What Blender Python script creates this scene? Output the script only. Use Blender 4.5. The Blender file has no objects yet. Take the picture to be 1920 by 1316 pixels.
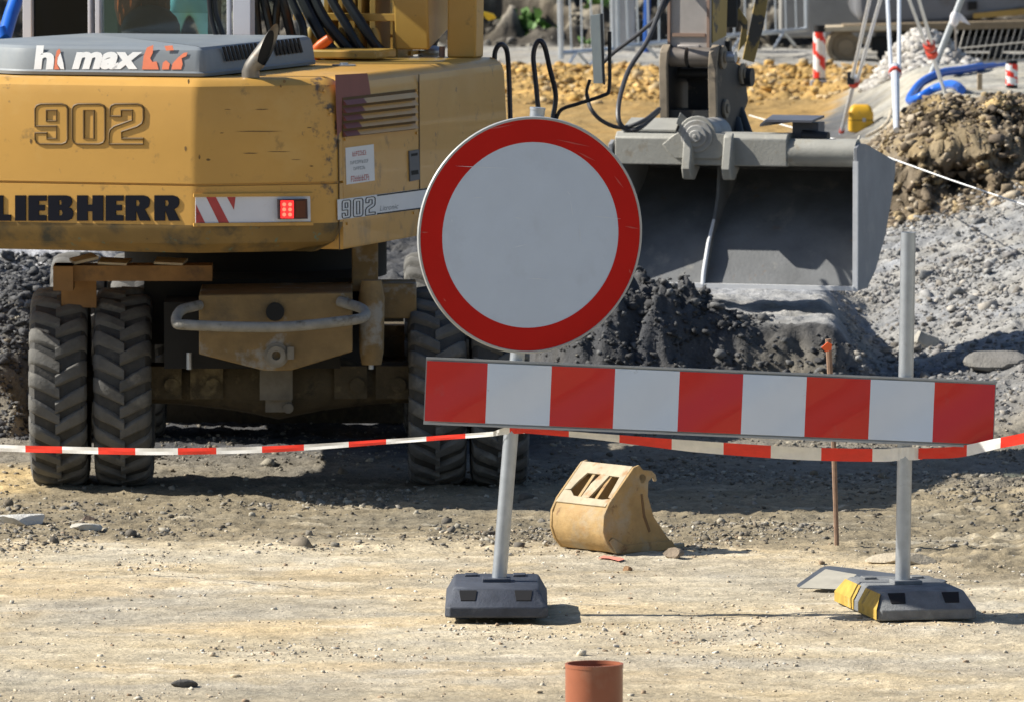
import bpy, bmesh, math, random
import numpy as np
from mathutils import Vector, Matrix
from mathutils.geometry import tessellate_polygon
random.seed(7); RNG = np.random.default_rng(11)
S = bpy.context.scene; COL = S.collection
# ------------------------------------------------------------------ camera
F = 15000.0; CX, CY = 960.0, 658.0; HCAM = 3.4; PITCH = math.atan((658+480)/F)
cam_d = bpy.data.cameras.new('camera'); cam = bpy.data.objects.new('camera', cam_d); COL.objects.link(cam)
cam.location = (0, 0, HCAM); cam.rotation_euler = (math.pi/2-PITCH, 0, 0)
cam_d.sensor_width = 36; cam_d.lens = 36*F/1920; cam_d.clip_end = 2000; cam_d.clip_start = .5
cam_d.dof.use_dof = True; cam_d.dof.focus_distance = 31.8; cam_d.dof.aperture_fstop = 12
S.camera = cam
CAMP = Vector((0, 0, HCAM)); COSP, SINP = math.cos(PITCH), math.sin(PITCH)
def ray(px, py):
    u = (px-CX)/F; v = (CY-py)/F
    return Vector((u, COSP+v*SINP, -SINP+v*COSP))
def W(px, py, d):
    r = ray(px, py); return CAMP + r*(d/r.y)
def RP(px, py, p0, n):
    r = ray(px, py); return CAMP + r*((p0-CAMP).dot(n)/r.dot(n))
# ------------------------------------------------------------------ helpers
class MB:
    def __init__(s): s.v = []; s.f = []; s.m = []; s.mi = 0
    def add(s, vs, fs):
        o = len(s.v); s.v += [tuple(p) for p in vs]
        for f in fs: s.f.append([i+o for i in f]); s.m.append(s.mi)
    def poly(s, pts): s.add(pts, [list(range(len(pts)))])
    def box(s, c, size, ax=None):
        c = Vector(c); ax = ax or (Vector((1,0,0)), Vector((0,1,0)), Vector((0,0,1)))
        h = [ax[i]*(size[i]/2) for i in range(3)]; vs = []
        for k in (-1,1):
            for j in (-1,1):
                for i in (-1,1): vs.append(c+h[0]*i+h[1]*j+h[2]*k)
        s.add(vs, [[0,2,3,1],[4,5,7,6],[0,1,5,4],[2,6,7,3],[0,4,6,2],[1,3,7,5]])
    def prism(s, pts, ext):
        ext = Vector(ext); n = len(pts); pts = [Vector(p) for p in pts]
        vs = pts+[p+ext for p in pts]
        s.add(vs, [list(range(n))[::-1], list(range(n,2*n))]+[[i,(i+1)%n,n+(i+1)%n,n+i] for i in range(n)])
    def loft(s, loops, caps=True, closed=False):
        n = len(loops[0]); vs = [p for l in loops for p in l]; fs = []; L = len(loops)
        for k in range(L if closed else L-1):
            k2 = (k+1) % L
            for i in range(n): fs.append([k*n+i, k*n+(i+1)%n, k2*n+(i+1)%n, k2*n+i])
        if caps and not closed: fs += [list(range(n))[::-1], list(range((L-1)*n, L*n))]
        s.add(vs, fs)
    def tube(s, pts, r, n=10, flat=1.0, closed=False):
        pts = [Vector(p) for p in pts]; L = len(pts); rs = r if isinstance(r, (list, tuple)) else [r]*L
        t0 = (pts[1]-pts[0]).normalized(); ref = Vector((0,0,1)) if abs(t0.z) < .9 else Vector((1,0,0))
        nrm = t0.cross(ref).normalized(); loops = []
        for i in range(L):
            if closed: t = pts[(i+1)%L]-pts[i-1]
            else: t = pts[min(i+1,L-1)]-pts[max(i-1,0)]
            t = t.normalized(); nrm = (nrm-t*nrm.dot(t)).normalized(); b = t.cross(nrm)
            loops.append([pts[i]+(nrm*math.cos(a)+b*math.sin(a)*flat)*rs[i] for a in [2*math.pi*k/n for k in range(n)]])
        s.loft(loops, closed=closed)
    def cyl(s, p0, p1, r, n=16, r2=None): s.tube([p0, p1], [r, r if r2 is None else r2], n)
    def ring(s, p0, p1, ro, ri, n=24):
        p0 = Vector(p0); p1 = Vector(p1); t = (p1-p0).normalized()
        ref = Vector((0,0,1)) if abs(t.z) < .9 else Vector((1,0,0)); a = t.cross(ref).normalized(); b = t.cross(a)
        def lp(p, r): return [p+(a*math.cos(2*math.pi*k/n)+b*math.sin(2*math.pi*k/n))*r for k in range(n)]
        s.loft([lp(p0,ri), lp(p0,ro), lp(p1,ro), lp(p1,ri)], closed=True)
    def ell(s, c, rad, ax=None, nu=14, nv=9):
        c = Vector(c); ax = ax or (Vector((1,0,0)), Vector((0,1,0)), Vector((0,0,1))); loops = []
        for j in range(nv+1):
            ph = math.pi*(j+.02)/(nv+.04)-math.pi/2
            loops.append([c+ax[0]*rad[0]*math.cos(ph)*math.cos(t)+ax[1]*rad[1]*math.cos(ph)*math.sin(t)+ax[2]*rad[2]*math.sin(ph) for t in [2*math.pi*k/nu for k in range(nu)]])
        s.loft(loops)
    def glyph(s, contours, P, depth_vec):
        # contours of 2-D points (outer first, then holes); P maps (x,y) to a world point
        loops = [[P(x, y) for x, y in c] for c in contours]
        flat = [p for l in loops for p in l]
        tris = tessellate_polygon([[Vector((x, y, 0)) for x, y in c] for c in contours])
        s.add([p+depth_vec for p in flat], [list(t) for t in tris])
        for l in loops:
            n = len(l); s.add(l+[p+depth_vec for p in l], [[i,(i+1)%n,n+(i+1)%n,n+i] for i in range(n)])
    def build(s, name, mat, parent=None, label=None, bevel=0, ang=35, recalc=True, flat=False, merge=False):
        me = bpy.data.meshes.new(name); me.from_pydata(s.v, [], s.f)
        mats = mat if isinstance(mat, (list, tuple)) else [mat]
        for m in mats: me.materials.append(m)
        me.polygons.foreach_set('material_index', s.m)
        if merge:
            bm = bmesh.new(); bm.from_mesh(me); bmesh.ops.remove_doubles(bm, verts=bm.verts, dist=1e-5); bm.to_mesh(me); bm.free()
        if recalc:
            bm = bmesh.new(); bm.from_mesh(me); bmesh.ops.recalc_face_normals(bm, faces=bm.faces); bm.to_mesh(me); bm.free()
        if not flat:
            me.polygons.foreach_set('use_smooth', [True]*len(me.polygons)); me.set_sharp_from_angle(angle=math.radians(ang))
        o = bpy.data.objects.new(name, me); COL.objects.link(o)
        if parent: attach(o, parent)
        if label: o['label'] = label
        if bevel:
            b = o.modifiers.new('bevel', 'BEVEL'); b.width = bevel; b.segments = 2; b.limit_method = 'ANGLE'; b.angle_limit = math.radians(40)
        return o
BASE = {}
def attach(o, parent):
    o.parent = parent
    loc = BASE.get(parent.name, Vector((0,0,0)))
    o.matrix_parent_inverse = Matrix.Translation(-loc)
def tag(o, label, cat, group=None, kind=None):
    o['label'] = label; o['category'] = cat
    if group: o['group'] = group
    if kind: o['kind'] = kind
    return o
def thing(name, label, cat, loc=(0,0,0), group=None):
    o = bpy.data.objects.new(name, None); COL.objects.link(o); o.location = loc; o.empty_display_size = .1
    BASE[o.name] = Vector(loc); return tag(o, label, cat, group)
def bez(pts, n=8):
    # Catmull-Rom through the points
    P = [Vector(p) for p in pts]; P = [2*P[0]-P[1]]+P+[2*P[-1]-P[-2]]; out = []
    for i in range(1, len(P)-2):
        for k in range(n):
            t = k/n; a, b, c, d = P[i-1:i+3]
            out.append(.5*((2*b)+(c-a)*t+(2*a-5*b+4*c-d)*t*t+(3*b-a-3*c+d)*t**3))
    return out+[P[-2]]
# ------------------------------------------------------------------ materials
def mat(name, col, rough=.6, metal=0, var=.12, vs=6, patches=(), bump=0, bs=40, spec=.4, coat=0, attr=None, stretch=None, var2=None):
    """patches: list of (colour, noise scale, threshold, softness[, mask socket builder])"""
    m = bpy.data.materials.new(name); m.use_nodes = True; nt = m.node_tree; N = nt.nodes; L = nt.links
    b = N['Principled BSDF']; b.inputs['Roughness'].default_value = rough; b.inputs['Metallic'].default_value = metal
    b.inputs['Specular IOR Level'].default_value = spec; b.inputs['Coat Weight'].default_value = coat
    tc = N.new('ShaderNodeTexCoord'); co = tc.outputs['Object']
    if stretch:
        mp = N.new('ShaderNodeMapping'); mp.inputs['Scale'].default_value = stretch; L.new(co, mp.inputs['Vector']); co = mp.outputs[0]
    def noise(sc, det=5, ro=.6):
        n = N.new('ShaderNodeTexNoise'); n.inputs['Scale'].default_value = sc; n.inputs['Detail'].default_value = det; n.inputs['Roughness'].default_value = ro
        L.new(co, n.inputs['Vector']); return n.outputs['Fac']
    if attr:
        a = N.new('ShaderNodeAttribute'); a.attribute_name = attr; src = a.outputs['Color']
    else:
        r = N.new('ShaderNodeRGB'); r.outputs[0].default_value = (*col, 1); src = r.outputs[0]
    mr = N.new('ShaderNodeMapRange'); mr.inputs[1].default_value = .25; mr.inputs[2].default_value = .75; mr.inputs[3].default_value = 1-var; mr.inputs[4].default_value = 1+var
    L.new(noise(vs), mr.inputs[0])
    mx = N.new('ShaderNodeMix'); mx.data_type = 'RGBA'; mx.blend_type = 'MULTIPLY'; mx.inputs[0].default_value = 1
    L.new(src, mx.inputs[6]); L.new(mr.outputs[0], mx.inputs[7]); src = mx.outputs[2]
    for sc2, amp2 in (var2 or ()):
        m2 = N.new('ShaderNodeMapRange'); m2.inputs[1].default_value = .3; m2.inputs[2].default_value = .7; m2.inputs[3].default_value = 1-amp2; m2.inputs[4].default_value = 1+amp2
        L.new(noise(sc2, 4, .7), m2.inputs[0]); x2 = N.new('ShaderNodeMix'); x2.data_type = 'RGBA'; x2.blend_type = 'MULTIPLY'; x2.inputs[0].default_value = 1
        L.new(src, x2.inputs[6]); L.new(m2.outputs[0], x2.inputs[7]); src = x2.outputs[2]
    for p in patches:
        pc, psc, th, soft = p[:4]
        q = N.new('ShaderNodeMapRange'); q.inputs[1].default_value = th; q.inputs[2].default_value = th+soft; q.clamp = True
        f = noise(psc, 6, .65)
        if len(p) > 4 and p[4]:
            ad = N.new('ShaderNodeMath'); ad.operation = 'ADD'; L.new(f, ad.inputs[0]); L.new(p[4](N, L, tc.outputs['Object']), ad.inputs[1]); f = ad.outputs[0]
        L.new(f, q.inputs[0])
        x = N.new('ShaderNodeMix'); x.data_type = 'RGBA'; L.new(q.outputs[0], x.inputs[0]); L.new(src, x.inputs[6]); x.inputs[7].default_value = (*pc, 1); src = x.outputs[2]
    L.new(src, b.inputs['Base Color'])
    if bump:
        bp = N.new('ShaderNodeBump'); bp.inputs['Strength'].default_value = bump; bp.inputs['Distance'].default_value = .02
        L.new(noise(bs, 6, .6), bp.inputs['Height']); L.new(bp.outputs[0], b.inputs['Normal'])
    return m
def near_line(P, rx, amp):
    """noise offset: +amp close to the vertical line through P, falling off over rx metres"""
    def f(N, L, co):
        s = N.new('ShaderNodeVectorMath'); s.operation = 'SUBTRACT'; s.inputs[1].default_value = (P[0], P[1], 0); L.new(co, s.inputs[0])
        m = N.new('ShaderNodeVectorMath'); m.operation = 'MULTIPLY'; m.inputs[1].default_value = (1, 1, 0); L.new(s.outputs[0], m.inputs[0])
        l = N.new('ShaderNodeVectorMath'); l.operation = 'LENGTH'; L.new(m.outputs[0], l.inputs[0])
        q = N.new('ShaderNodeMapRange'); q.inputs[1].default_value = 0; q.inputs[2].default_value = rx; q.inputs[3].default_value = amp; q.inputs[4].default_value = 0
        L.new(l.outputs['Value'], q.inputs[0]); return q.outputs[0]
    return f
def band_z(z0, z1, amp0, amp1):
    def f(N, L, co):
        s = N.new('ShaderNodeSeparateXYZ'); L.new(co, s.inputs[0])
        q = N.new('ShaderNodeMapRange'); q.inputs[1].default_value = z0; q.inputs[2].default_value = z1; q.inputs[3].default_value = amp0; q.inputs[4].default_value = amp1
        L.new(s.outputs[2], q.inputs[0]); return q.outputs[0]
    return f
def emit(name, col, st):
    m = bpy.data.materials.new(name); m.use_nodes = True; b = m.node_tree.nodes['Principled BSDF']
    b.inputs['Base Color'].default_value = (*col, 1); b.inputs['Emission Color'].default_value = (*col, 1); b.inputs['Emission Strength'].default_value = st; return m
def glassmat(name, tint, op):
    m = bpy.data.materials.new(name); m.use_nodes = True; nt = m.node_tree; N = nt.nodes; L = nt.links; N.remove(N['Principled BSDF'])
    t = N.new('ShaderNodeBsdfTransparent'); t.inputs[0].default_value = (*tint, 1); g = N.new('ShaderNodeBsdfGlossy'); g.inputs['Roughness'].default_value = .05
    x = N.new('ShaderNodeMixShader'); x.inputs[0].default_value = op; L.new(t.outputs[0], x.inputs[1]); L.new(g.outputs[0], x.inputs[2]); L.new(x.outputs[0], N['Material Output'].inputs[0]); return m
# ------------------------------------------------------------------ light and sky
EL, AZ = 38, 4          # sun elevation; degrees the sun stands behind the straight-left direction
sv = Vector((-math.cos(math.radians(EL))*math.cos(math.radians(AZ)), math.cos(math.radians(EL))*math.sin(math.radians(AZ)), math.sin(math.radians(EL))))
sd = bpy.data.lights.new('sun', 'SUN'); sd.energy = 4.9; sd.angle = math.radians(.5); sd.color = (1, .95, .85)
so = bpy.data.objects.new('sun', sd); COL.objects.link(so); so.rotation_euler = sv.to_track_quat('Z', 'Y').to_euler(); so.location = (-10, 20, 20)
wd = bpy.data.worlds.new('World'); S.world = wd; wd.use_nodes = True; nt = wd.node_tree
sk = nt.nodes.new('ShaderNodeTexSky'); sk.sky_type = 'NISHITA'; sk.sun_disc = False
sk.sun_elevation = math.radians(EL); sk.sun_rotation = math.atan2(sv.x, sv.y) % (2*math.pi)
nt.links.new(sk.outputs[0], nt.nodes['Background'].inputs[0]); nt.nodes['Background'].inputs[1].default_value = .068; sk.ozone_density = 3.0
S.view_settings.view_transform = 'Standard'; S.view_settings.look = 'None'; S.view_settings.exposure = .76; S.view_settings.gamma = 1
S.cycles.use_denoising = True; S.cycles.max_bounces = 6; S.cycles.transparent_max_bounces = 12
# ------------------------------------------------------------------ terrain
def hsh(ix, iy, s): 
    v = np.sin(ix*127.1+iy*311.7+s*74.7)*43758.5453; return v-np.floor(v)
def vn(x, y, s=0):
    ix = np.floor(x); iy = np.floor(y); fx = x-ix; fy = y-iy; fx = fx*fx*(3-2*fx); fy = fy*fy*(3-2*fy)
    a = hsh(ix,iy,s); b = hsh(ix+1,iy,s); c = hsh(ix,iy+1,s); d = hsh(ix+1,iy+1,s)
    return (a*(1-fx)+b*fx)*(1-fy)+(c*(1-fx)+d*fx)*fy
def fbm(x, y, s=0, o=4):
    t = 0; a = .5
    for k in range(o): t = t+a*(vn(x, y, s+k)-.5)*2; x = x*2.03; y = y*2.03; a *= .5
    return t
def sst(a, b, x): t = np.clip((x-a)/(b-a), 0, 1); return t*t*(3-2*t)
def zones(X, Y):
    """height and the zone weights of the site"""
    n1 = fbm(X*.8, Y*.8, 1); n2 = fbm(X*3, Y*3, 5); n3 = fbm(X*9, Y*9, 9); n4 = fbm(X*22, Y*22, 13, 3)
    brz = sst(33.2, 34.6, Y+.6*n1+1.2*sst(1.0,2.2,X))
    flat = .012*n1+.008*n2+.005*n4+.004*n3+brz*(.011*n3+.011*n4)
    left = sst(-2.0, -2.5, X+.15*n2)
    edge = 43.2-2.85*sst(-.15, .35, X+.1*n1)-4.2*left+.25*n2*(1-left)+.12*n3
    up = sst(edge-.15, edge+.42+1.2*left, Y)
    plat = .45+.16*sst(43, 56, Y)+.17*left*(1-sst(42, 50, Y))
    lump = (.05*n2+.055*n3+.03*n4)
    face = up*(1-sst(edge+.6, edge+2.2, Y))
    h = flat*(1-up)+up*(plat+lump*(1-.5*sst(40.65, 40.9, Y)*(1-left)*sst(.95,1.1,X)))
    # dark spoil pile in front of the digging bucket
    r = np.sqrt(((X-.62)/.62)**2+((Y-40.95)/.62)**2)+.18*n2
    pile = .23*sst(1.0, .1, r); h = h+pile*(1+.5*n3)+(.05*n3+.035*n4)*sst(1.1,.5,r)+.05*n4*face*(1-left)*sst(edge+.45,edge+.2,Y)
    # pale gravel heap on the right, foot of the earth bank
    hp = np.clip((Y-39.9)*.086+(X-2.35)*.24+.05*n1, -.05, .80)
    wr = sst(1.62, 2.0, X+.08*n2)
    hp = np.where(hp > 0, hp, 0)+flat+.012*n3+.012*n4
    h = h*(1-wr)+wr*np.maximum(hp, flat)*1.0
    # earth bank with its broken face
    by = 47.0+.25*n1+.5*n2-.35*(sst(2.9, 3.6, X))
    bw = sst(1.95, 2.35, X+.12*n2)
    top = 1.22-.30*sst(2.6, 2.1, X)-.18*sst(48.6, 52, Y)-.2*sst(2.8,2.2,X)*sst(49,54,Y)+.04*n2
    bk = sst(by, by+1.0, Y)
    rough = bk*(1-sst(by+.7, by+2.0, Y))
    bank = h+(np.maximum(top, h)-h)*bk+rough*(.10*n2+.06*n3+.05*n4)
    h = h*(1-bw)+bank*bw; zones.rough = bw*sst(.02,.2,bk)*(1-sst(by+1.3, by+2.4, Y))
    far = sst(52, 56, Y)
    fz = .62+.05*sst(60, 70, Y)+.03*n2+.40*sst(2.25,3.1,X)*(1-sst(59,66,Y))
    h = h*(1-far)+far*fz
    yel = sst(54, 55.5, Y+.5*n1)*(1-sst(67.2, 67.6, Y+.3*n2))*sst(2.15, 1.95, X+.12*n2-(Y-57)*.115)
    rk = yel*sst(61.8, 63, Y+.5*n2)
    h = h+rk*(.04*n3+.04*n4+.03)+yel*.02*n3
    hb = sst(72.3, 79, Y+.5*n2); h = h+hb*3.6+sst(72, 73, Y)*(.16*n2+.1*n3)*(1-hb*.5)
    # small stone heap by the survey tripod
    r2 = np.sqrt(((X-3.1)/.42)**2+((Y-60.5)/1.3)**2); h = h+.24*sst(1, .1, r2)
    # colours (albedo of each soil, some mixes with painted shade)
    def c(*v): return np.array(v)
    sand = c(.45,.382,.268); grey = c(.31,.285,.24); brown = c(.225,.187,.125); dark = c(.075,.075,.077); pale = c(.27,.265,.255)
    yell = c(.43,.275,.10); earth = c(.195,.155,.108); conc = c(.31,.295,.265); back = c(.07,.06,.047); plt = c(.30,.30,.30)
    col = np.ones(X.shape+(3,))*sand
    def mixc(w, k): 
        nonlocal col
        w = np.clip(w, 0, 1)[..., None]; col = col*(1-w)+k*w
    st = fbm(X*.7, Y*1.6, 21); s2 = fbm(X*2.2, Y*3.5, 27)
    mixc(.6*sst(-.1, .45, st+.35*s2+.25*sst(29.5,30.3,Y)*sst(32,31.2,Y)*sst(.4,-.6,X)), grey)
    mixc(.6*sst(.0,.55,fbm(X*.9+4,Y*1.4,33)), c(.54,.41,.235)); mixc(.5*sst(.25,.5,fbm(X*2.4,Y*4,37)+.3*n3), c(.56,.50,.39)); mixc(.5*sst(.25,.5,fbm(X*2.7+9,Y*5,39)+.3*n3), c(.30,.26,.20))
    br = sst(33.4, 34.3, Y+.6*st+.5*s2+1.2*sst(1.0,2.2,X)-.4*sst(.2,-.3,X))
    mixc(br, brown); mixc(br*.45*sst(0,.5,s2), grey*.7)
    mixc(.7*sst(28.9,28.3,Y+.5*s2), brown*1.5); mixc(.5*sst(.35,.5,s2+.6*fbm(X*.5,Y*7,61)), brown*1.6); mixc(.45*sst(.3,.55,fbm(X*1.5,Y*9,66)), c(.60,.53,.40))
    gr = sst(36.2, 37.2, Y+.5*s2); mixc(gr*.8, grey*.62); mixc(sst(37.6,38.6,Y+.4*s2)*sst(-2.2,-1.9,X)*sst(.5,.0,X), dark*1.1)  # last mix paints the shade under and behind the machine into the soil
    lt = sst(-2.05,-2.3,X)*sst(37.9,37.2,Y)*sst(35.9,36.4,Y); mixc(lt*.9, c(.50,.38,.2))
    mixc(up*(1-wr), dark); mixc(up*(1-wr)*sst(edge+.42,edge+.6,Y+.2*n2)*(1-left)*sst(.85,1.1,X), plt)  # dark spoil; the step face also carries its shade in this colour
    mixc(up*left*sst(41.2,42.6,Y), c(.34,.34,.35))
    mixc(sst(1.2,.8,r), dark)
    mixc(wr*sst(39.3,41.0,Y+.5*s2), pale); mixc(wr*sst(1.5,.9,Y-40.6+X*.0)*sst(39.4,40.2,Y)*sst(2.8,2.2,X), dark*1.6)
    mixc(bw*sst(by-.1,by+.15,Y)*(1-sst(by+1.0,by+2.5,Y)), earth); mixc(bw*rough*sst(.05,.5,n2), c(.45,.33,.16)); mixc(bw*rough*sst(.1,.5,n1*.6-n3*.5), c(.12,.09,.07))
    strat = np.sin(h*15+4*n2+2*n1); mixc(bw*rough*sst(.2,.9,strat)*.6, c(.40,.30,.16)); mixc(bw*rough*sst(-.5,-.95,strat)*.75, c(.075,.058,.045)); mixc(bw*sst(by-.1,by+.1,Y)*sst(by+.8,by+.1,Y)*sst(-.1,.3,n2)*.7, c(.10,.075,.05))
    mixc(bw*sst(by+1.2,by+3,Y), c(.33,.295,.235))
    mixc(far*(1-yel), c(.36,.34,.29)); mixc(yel, yell); mixc(yel*(1-rk)*.75, c(.28,.185,.075)); mixc(far*(1-yel)*sst(2.75,2.3,X+.15*n2-(Y-55)*.03)*sst(62,59,Y), c(.12,.118,.115))
    mixc(sst(67.3,67.7,Y+.3*n2), conc); mixc(.5*sst(67.3,67.7,Y)*sst(0,.5,s2), c(.28,.26,.23))
    mixc(sst(71.9,72.6,Y+.4*n2), back); mixc(sst(72.4,73,Y)*sst(.2,.6,n2+n3)*.8, c(.27,.24,.19)); mixc(sst(72.4,73,Y)*sst(.15,.55,-n2-.4*n3)*.8, c(.06,.05,.04))
    mixc(sst(1,.6,r2), c(.40,.385,.36))
    g = (1+.22*n3+.2*n4+.12*n2)[..., None]*(1+np.stack([.05*s2, .01*s2, -.07*s2], -1)*1.6)
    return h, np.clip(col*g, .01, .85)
def ground_z(x, y): return float(zones(np.array([float(x)]), np.array([float(y)]))[0][0])
def G(px, py, lift=0):
    # the point where the line of sight first meets the ground
    lo = None; ds = np.linspace(24, 76, 1041); r = ray(px, py)
    P = [CAMP+r*(d/r.y) for d in ds]
    hz = zones(np.array([p.x for p in P]), ds)[0]
    for p, h in zip(P, hz):
        if p.z <= h: return Vector((p.x, p.y, h+lift))
    return P[-1]
def cut(X, Y, h, rg):
    # the broken bank face leans out and in with height
    a = fbm(X*4.5, h*6, 81, 4); f = fbm(X*13, h*16, 85, 4)
    return X+rg*.06*fbm(X*9, h*11, 91, 3), Y-rg*(.34*a+.16*(np.abs(f)*-2+.6)), h+rg*.03*f
def grid(name, us, ys, mt):
    U, Yy = np.meshgrid(us, ys); X = U*Yy; h, c = zones(X, Yy)
    rg = zones.rough; cl_n = fbm(X*4.5, h*6, 81, 4); cl_f = fbm(X*13, h*16, 85, 4)
    Y2 = Yy-rg*(.34*cl_n+.16*(np.abs(cl_f)*-2+.6)); X = X+rg*.06*fbm(X*9, h*11, 91, 3); h = h+rg*.03*cl_f
    c = c*(1-rg[..., None]*np.clip(.9*np.clip(-cl_n*1.6-.1,0,1)+.5*np.clip(.25-np.abs(cl_f),0,1),0,.7)[..., None])  # hollows of the bank face darkened in the colour, as crevice shade
    v = np.stack([X, Y2, h], -1).reshape(-1, 3); nr, nc = U.shape
    me = bpy.data.meshes.new(name); i = np.arange(nr*nc).reshape(nr, nc)
    q = np.stack([i[:-1,:-1], i[:-1,1:], i[1:,1:], i[1:,:-1]], -1).reshape(-1, 4)
    me.vertices.add(len(v)); me.vertices.foreach_set('co', v.ravel()); me.loops.add(q.size); me.loops.foreach_set('vertex_index', q.ravel().astype(np.int32))
    me.polygons.add(len(q)); me.polygons.foreach_set('loop_start', (np.arange(len(q))*4).astype(np.int32))
    me.update(calc_edges=True); me.validate()
    ca = me.color_attributes.new('soil', 'FLOAT_COLOR', 'POINT'); cc = np.ones((len(v), 4), np.float32); cc[:, :3] = c.reshape(-1, 3); ca.data.foreach_set('color', cc.ravel())
    me.polygons.foreach_set('use_smooth', [True]*len(me.polygons)); me.materials.append(mt)
    o = bpy.data.objects.new(name, me); COL.objects.link(o); return o
m_ground = mat('soil', (1,1,1), .95, 0, .24, 26, patches=(((.56,.50,.40), 75, .69, .05), ((.09,.075,.06), 48, .70, .05)), bump=.6, bs=42, attr='soil', spec=.12, var2=((7, .16), (110, .2)))
us = np.concatenate([-np.geomspace(4, .115, 26), np.linspace(-.105, .105, 430), np.geomspace(.115, 4, 26)])
ys = np.concatenate([np.linspace(2, 25.5, 18), np.arange(26, 39, .035), np.arange(39, 50, .03), np.arange(50, 74, .06), np.arange(74, 84, .3), np.geomspace(85, 900, 24)])
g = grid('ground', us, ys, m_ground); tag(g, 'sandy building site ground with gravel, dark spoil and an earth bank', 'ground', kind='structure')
# ---- stones
def ico():
    bm = bmesh.new(); bmesh.ops.create_icosphere(bm, subdivisions=1, radius=1); v = np.array([x.co[:] for x in bm.verts]); f = np.array([[w.index for w in x.verts] for x in bm.faces]); bm.free(); return v, f
IV, IF = ico()
def stones(name, X, Y, size, cols, label, sink=.3, flatz=.65, ang=.32, cat='stones', cap=.05):
    n = len(X); z = zones(X, Y)[0]; X, Y, z = cut(X, Y, z, zones.rough); k = len(IV)
    size = np.minimum(size, cap)
    sq = np.sign(IV)*np.abs(IV)**.55; base = np.repeat(sq[None], n, 0)*(1+RNG.uniform(-ang, ang, (n, k, 1))*.45)
    # faceted: flatten against two random planes
    for _ in range(4):
        pl = RNG.normal(0, 1, (n, 1, 3)); pl /= np.linalg.norm(pl, axis=2, keepdims=True); dd = (base*pl).sum(2, keepdims=True); base = base-np.maximum(dd-.5, 0)*pl
    sc = size[:, None]*np.stack([RNG.uniform(.7, 1.3, n), RNG.uniform(.7, 1.3, n), RNG.uniform(flatz*.7, flatz*1.3, n)], 1)
    base = base*sc[:, None, :]
    a = RNG.uniform(0, 6.28, n); t = RNG.normal(0, .35, n); ca, sa = np.cos(a)[:, None], np.sin(a)[:, None]; ct, s_t = np.cos(t)[:, None], np.sin(t)[:, None]
    x, y, zz = base[..., 0], base[..., 1], base[..., 2]; y, zz = y*ct-zz*s_t, y*s_t+zz*ct; x, y = x*ca-y*sa, x*sa+y*ca
    v = np.stack([x+X[:, None], y+Y[:, None], zz+(z+size*flatz*(1-2*sink)*.5)[:, None]], -1).reshape(-1, 3)
    f = (IF[None]+(np.arange(n)*k)[:, None, None]).reshape(-1, 3)
    me = bpy.data.meshes.new(name); me.vertices.add(len(v)); me.vertices.foreach_set('co', v.ravel()); me.loops.add(f.size); me.loops.foreach_set('vertex_index', f.ravel().astype(np.int32))
    me.polygons.add(len(f)); me.polygons.foreach_set('loop_start', (np.arange(len(f))*3).astype(np.int32)); me.update(calc_edges=True)
    ci = np.array(cols)[RNG.integers(0, len(cols), n)]*RNG.uniform(.75, 1.25, (n, 1)); cc = np.ones((n, k, 4), np.float32); cc[..., :3] = ci[:, None]
    at = me.color_attributes.new('soil', 'FLOAT_COLOR', 'POINT'); at.data.foreach_set('color', cc.ravel()); me.materials.append(m_stone)
    o = bpy.data.objects.new(name, me); COL.objects.link(o); return tag(o, label, cat, kind='stuff')
m_stone = mat('stone', (1,1,1), .9, 0, .2, 60, bump=.3, bs=150, attr='soil', spec=.2)
def scatter(n, y0, y1, x0=None, x1=None, p=None):
    Y = RNG.uniform(y0, y1, n*3); X = RNG.uniform(-.075, .075, n*3)*Y if x0 is None else RNG.uniform(x0, x1, n*3)
    k = np.ones(len(X), bool) if p is None else RNG.uniform(0, 1, len(X)) < p(X, Y)
    return X[k][:n], Y[k][:n]
cl = lambda X, Y: .10+.90*sst(.0, .5, fbm(X*1.3, Y*1.3, 41)+.3*fbm(X*4, Y*4, 43))
X, Y = scatter(13000, 27.5, 34.8, p=cl); stones('sand_stones', X, Y, RNG.gamma(1.0, .0025, len(X))+.0016, [(.52,.46,.36),(.60,.55,.46),(.40,.33,.24),(.48,.45,.40),(.50,.42,.30),(.30,.22,.15)], 'small pale stones scattered over the sandy track')
X, Y = scatter(24000, 33.2, 40.5, p=lambda X, Y: cl(X, Y)*sst(33.2,34.5,Y+.8*sst(.8,2,X))); stones('gravel', X, Y, RNG.gamma(.9, .0038, len(X))+.0026, [(.22,.20,.17),(.27,.245,.2),(.16,.14,.11),(.34,.31,.25),(.14,.125,.105),(.19,.16,.12)], 'grey and brown gravel around and under the excavator')
X, Y = scatter(26000, 39.6, 47.1, 1.75, 4.2, p=lambda X, Y: .25+.75*sst(0,.4,fbm(X*2,Y*2,51))); stones('heap_stones', X, Y, RNG.gamma(.75, .0062, len(X))+.003, [(.25,.245,.24),(.32,.315,.305),(.18,.18,.178),(.34,.315,.28),(.23,.21,.185),(.21,.20,.195)], 'grey broken stone covering the heap on the right')
X, Y = scatter(22000, 39.0, 43.4, -3.2, 2.3, p=lambda X, Y: sst(-2.1,-2.3,X)+sst(1.15,.7,np.sqrt(((X-.62)/.7)**2+((Y-40.95)/.7)**2))+.8*(sst(.1,.4,X)*sst(40.75,40.5,Y)*sst(39.8,40.1,Y))); stones('soil_clods', X, Y, np.minimum(RNG.gamma(.9, .0075, len(X))+.004, .04), [(.075,.075,.078),(.10,.10,.102),(.055,.055,.057),(.14,.14,.14)], 'dark grey lumps of spoil heaped behind the machine', cat='soil')
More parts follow.
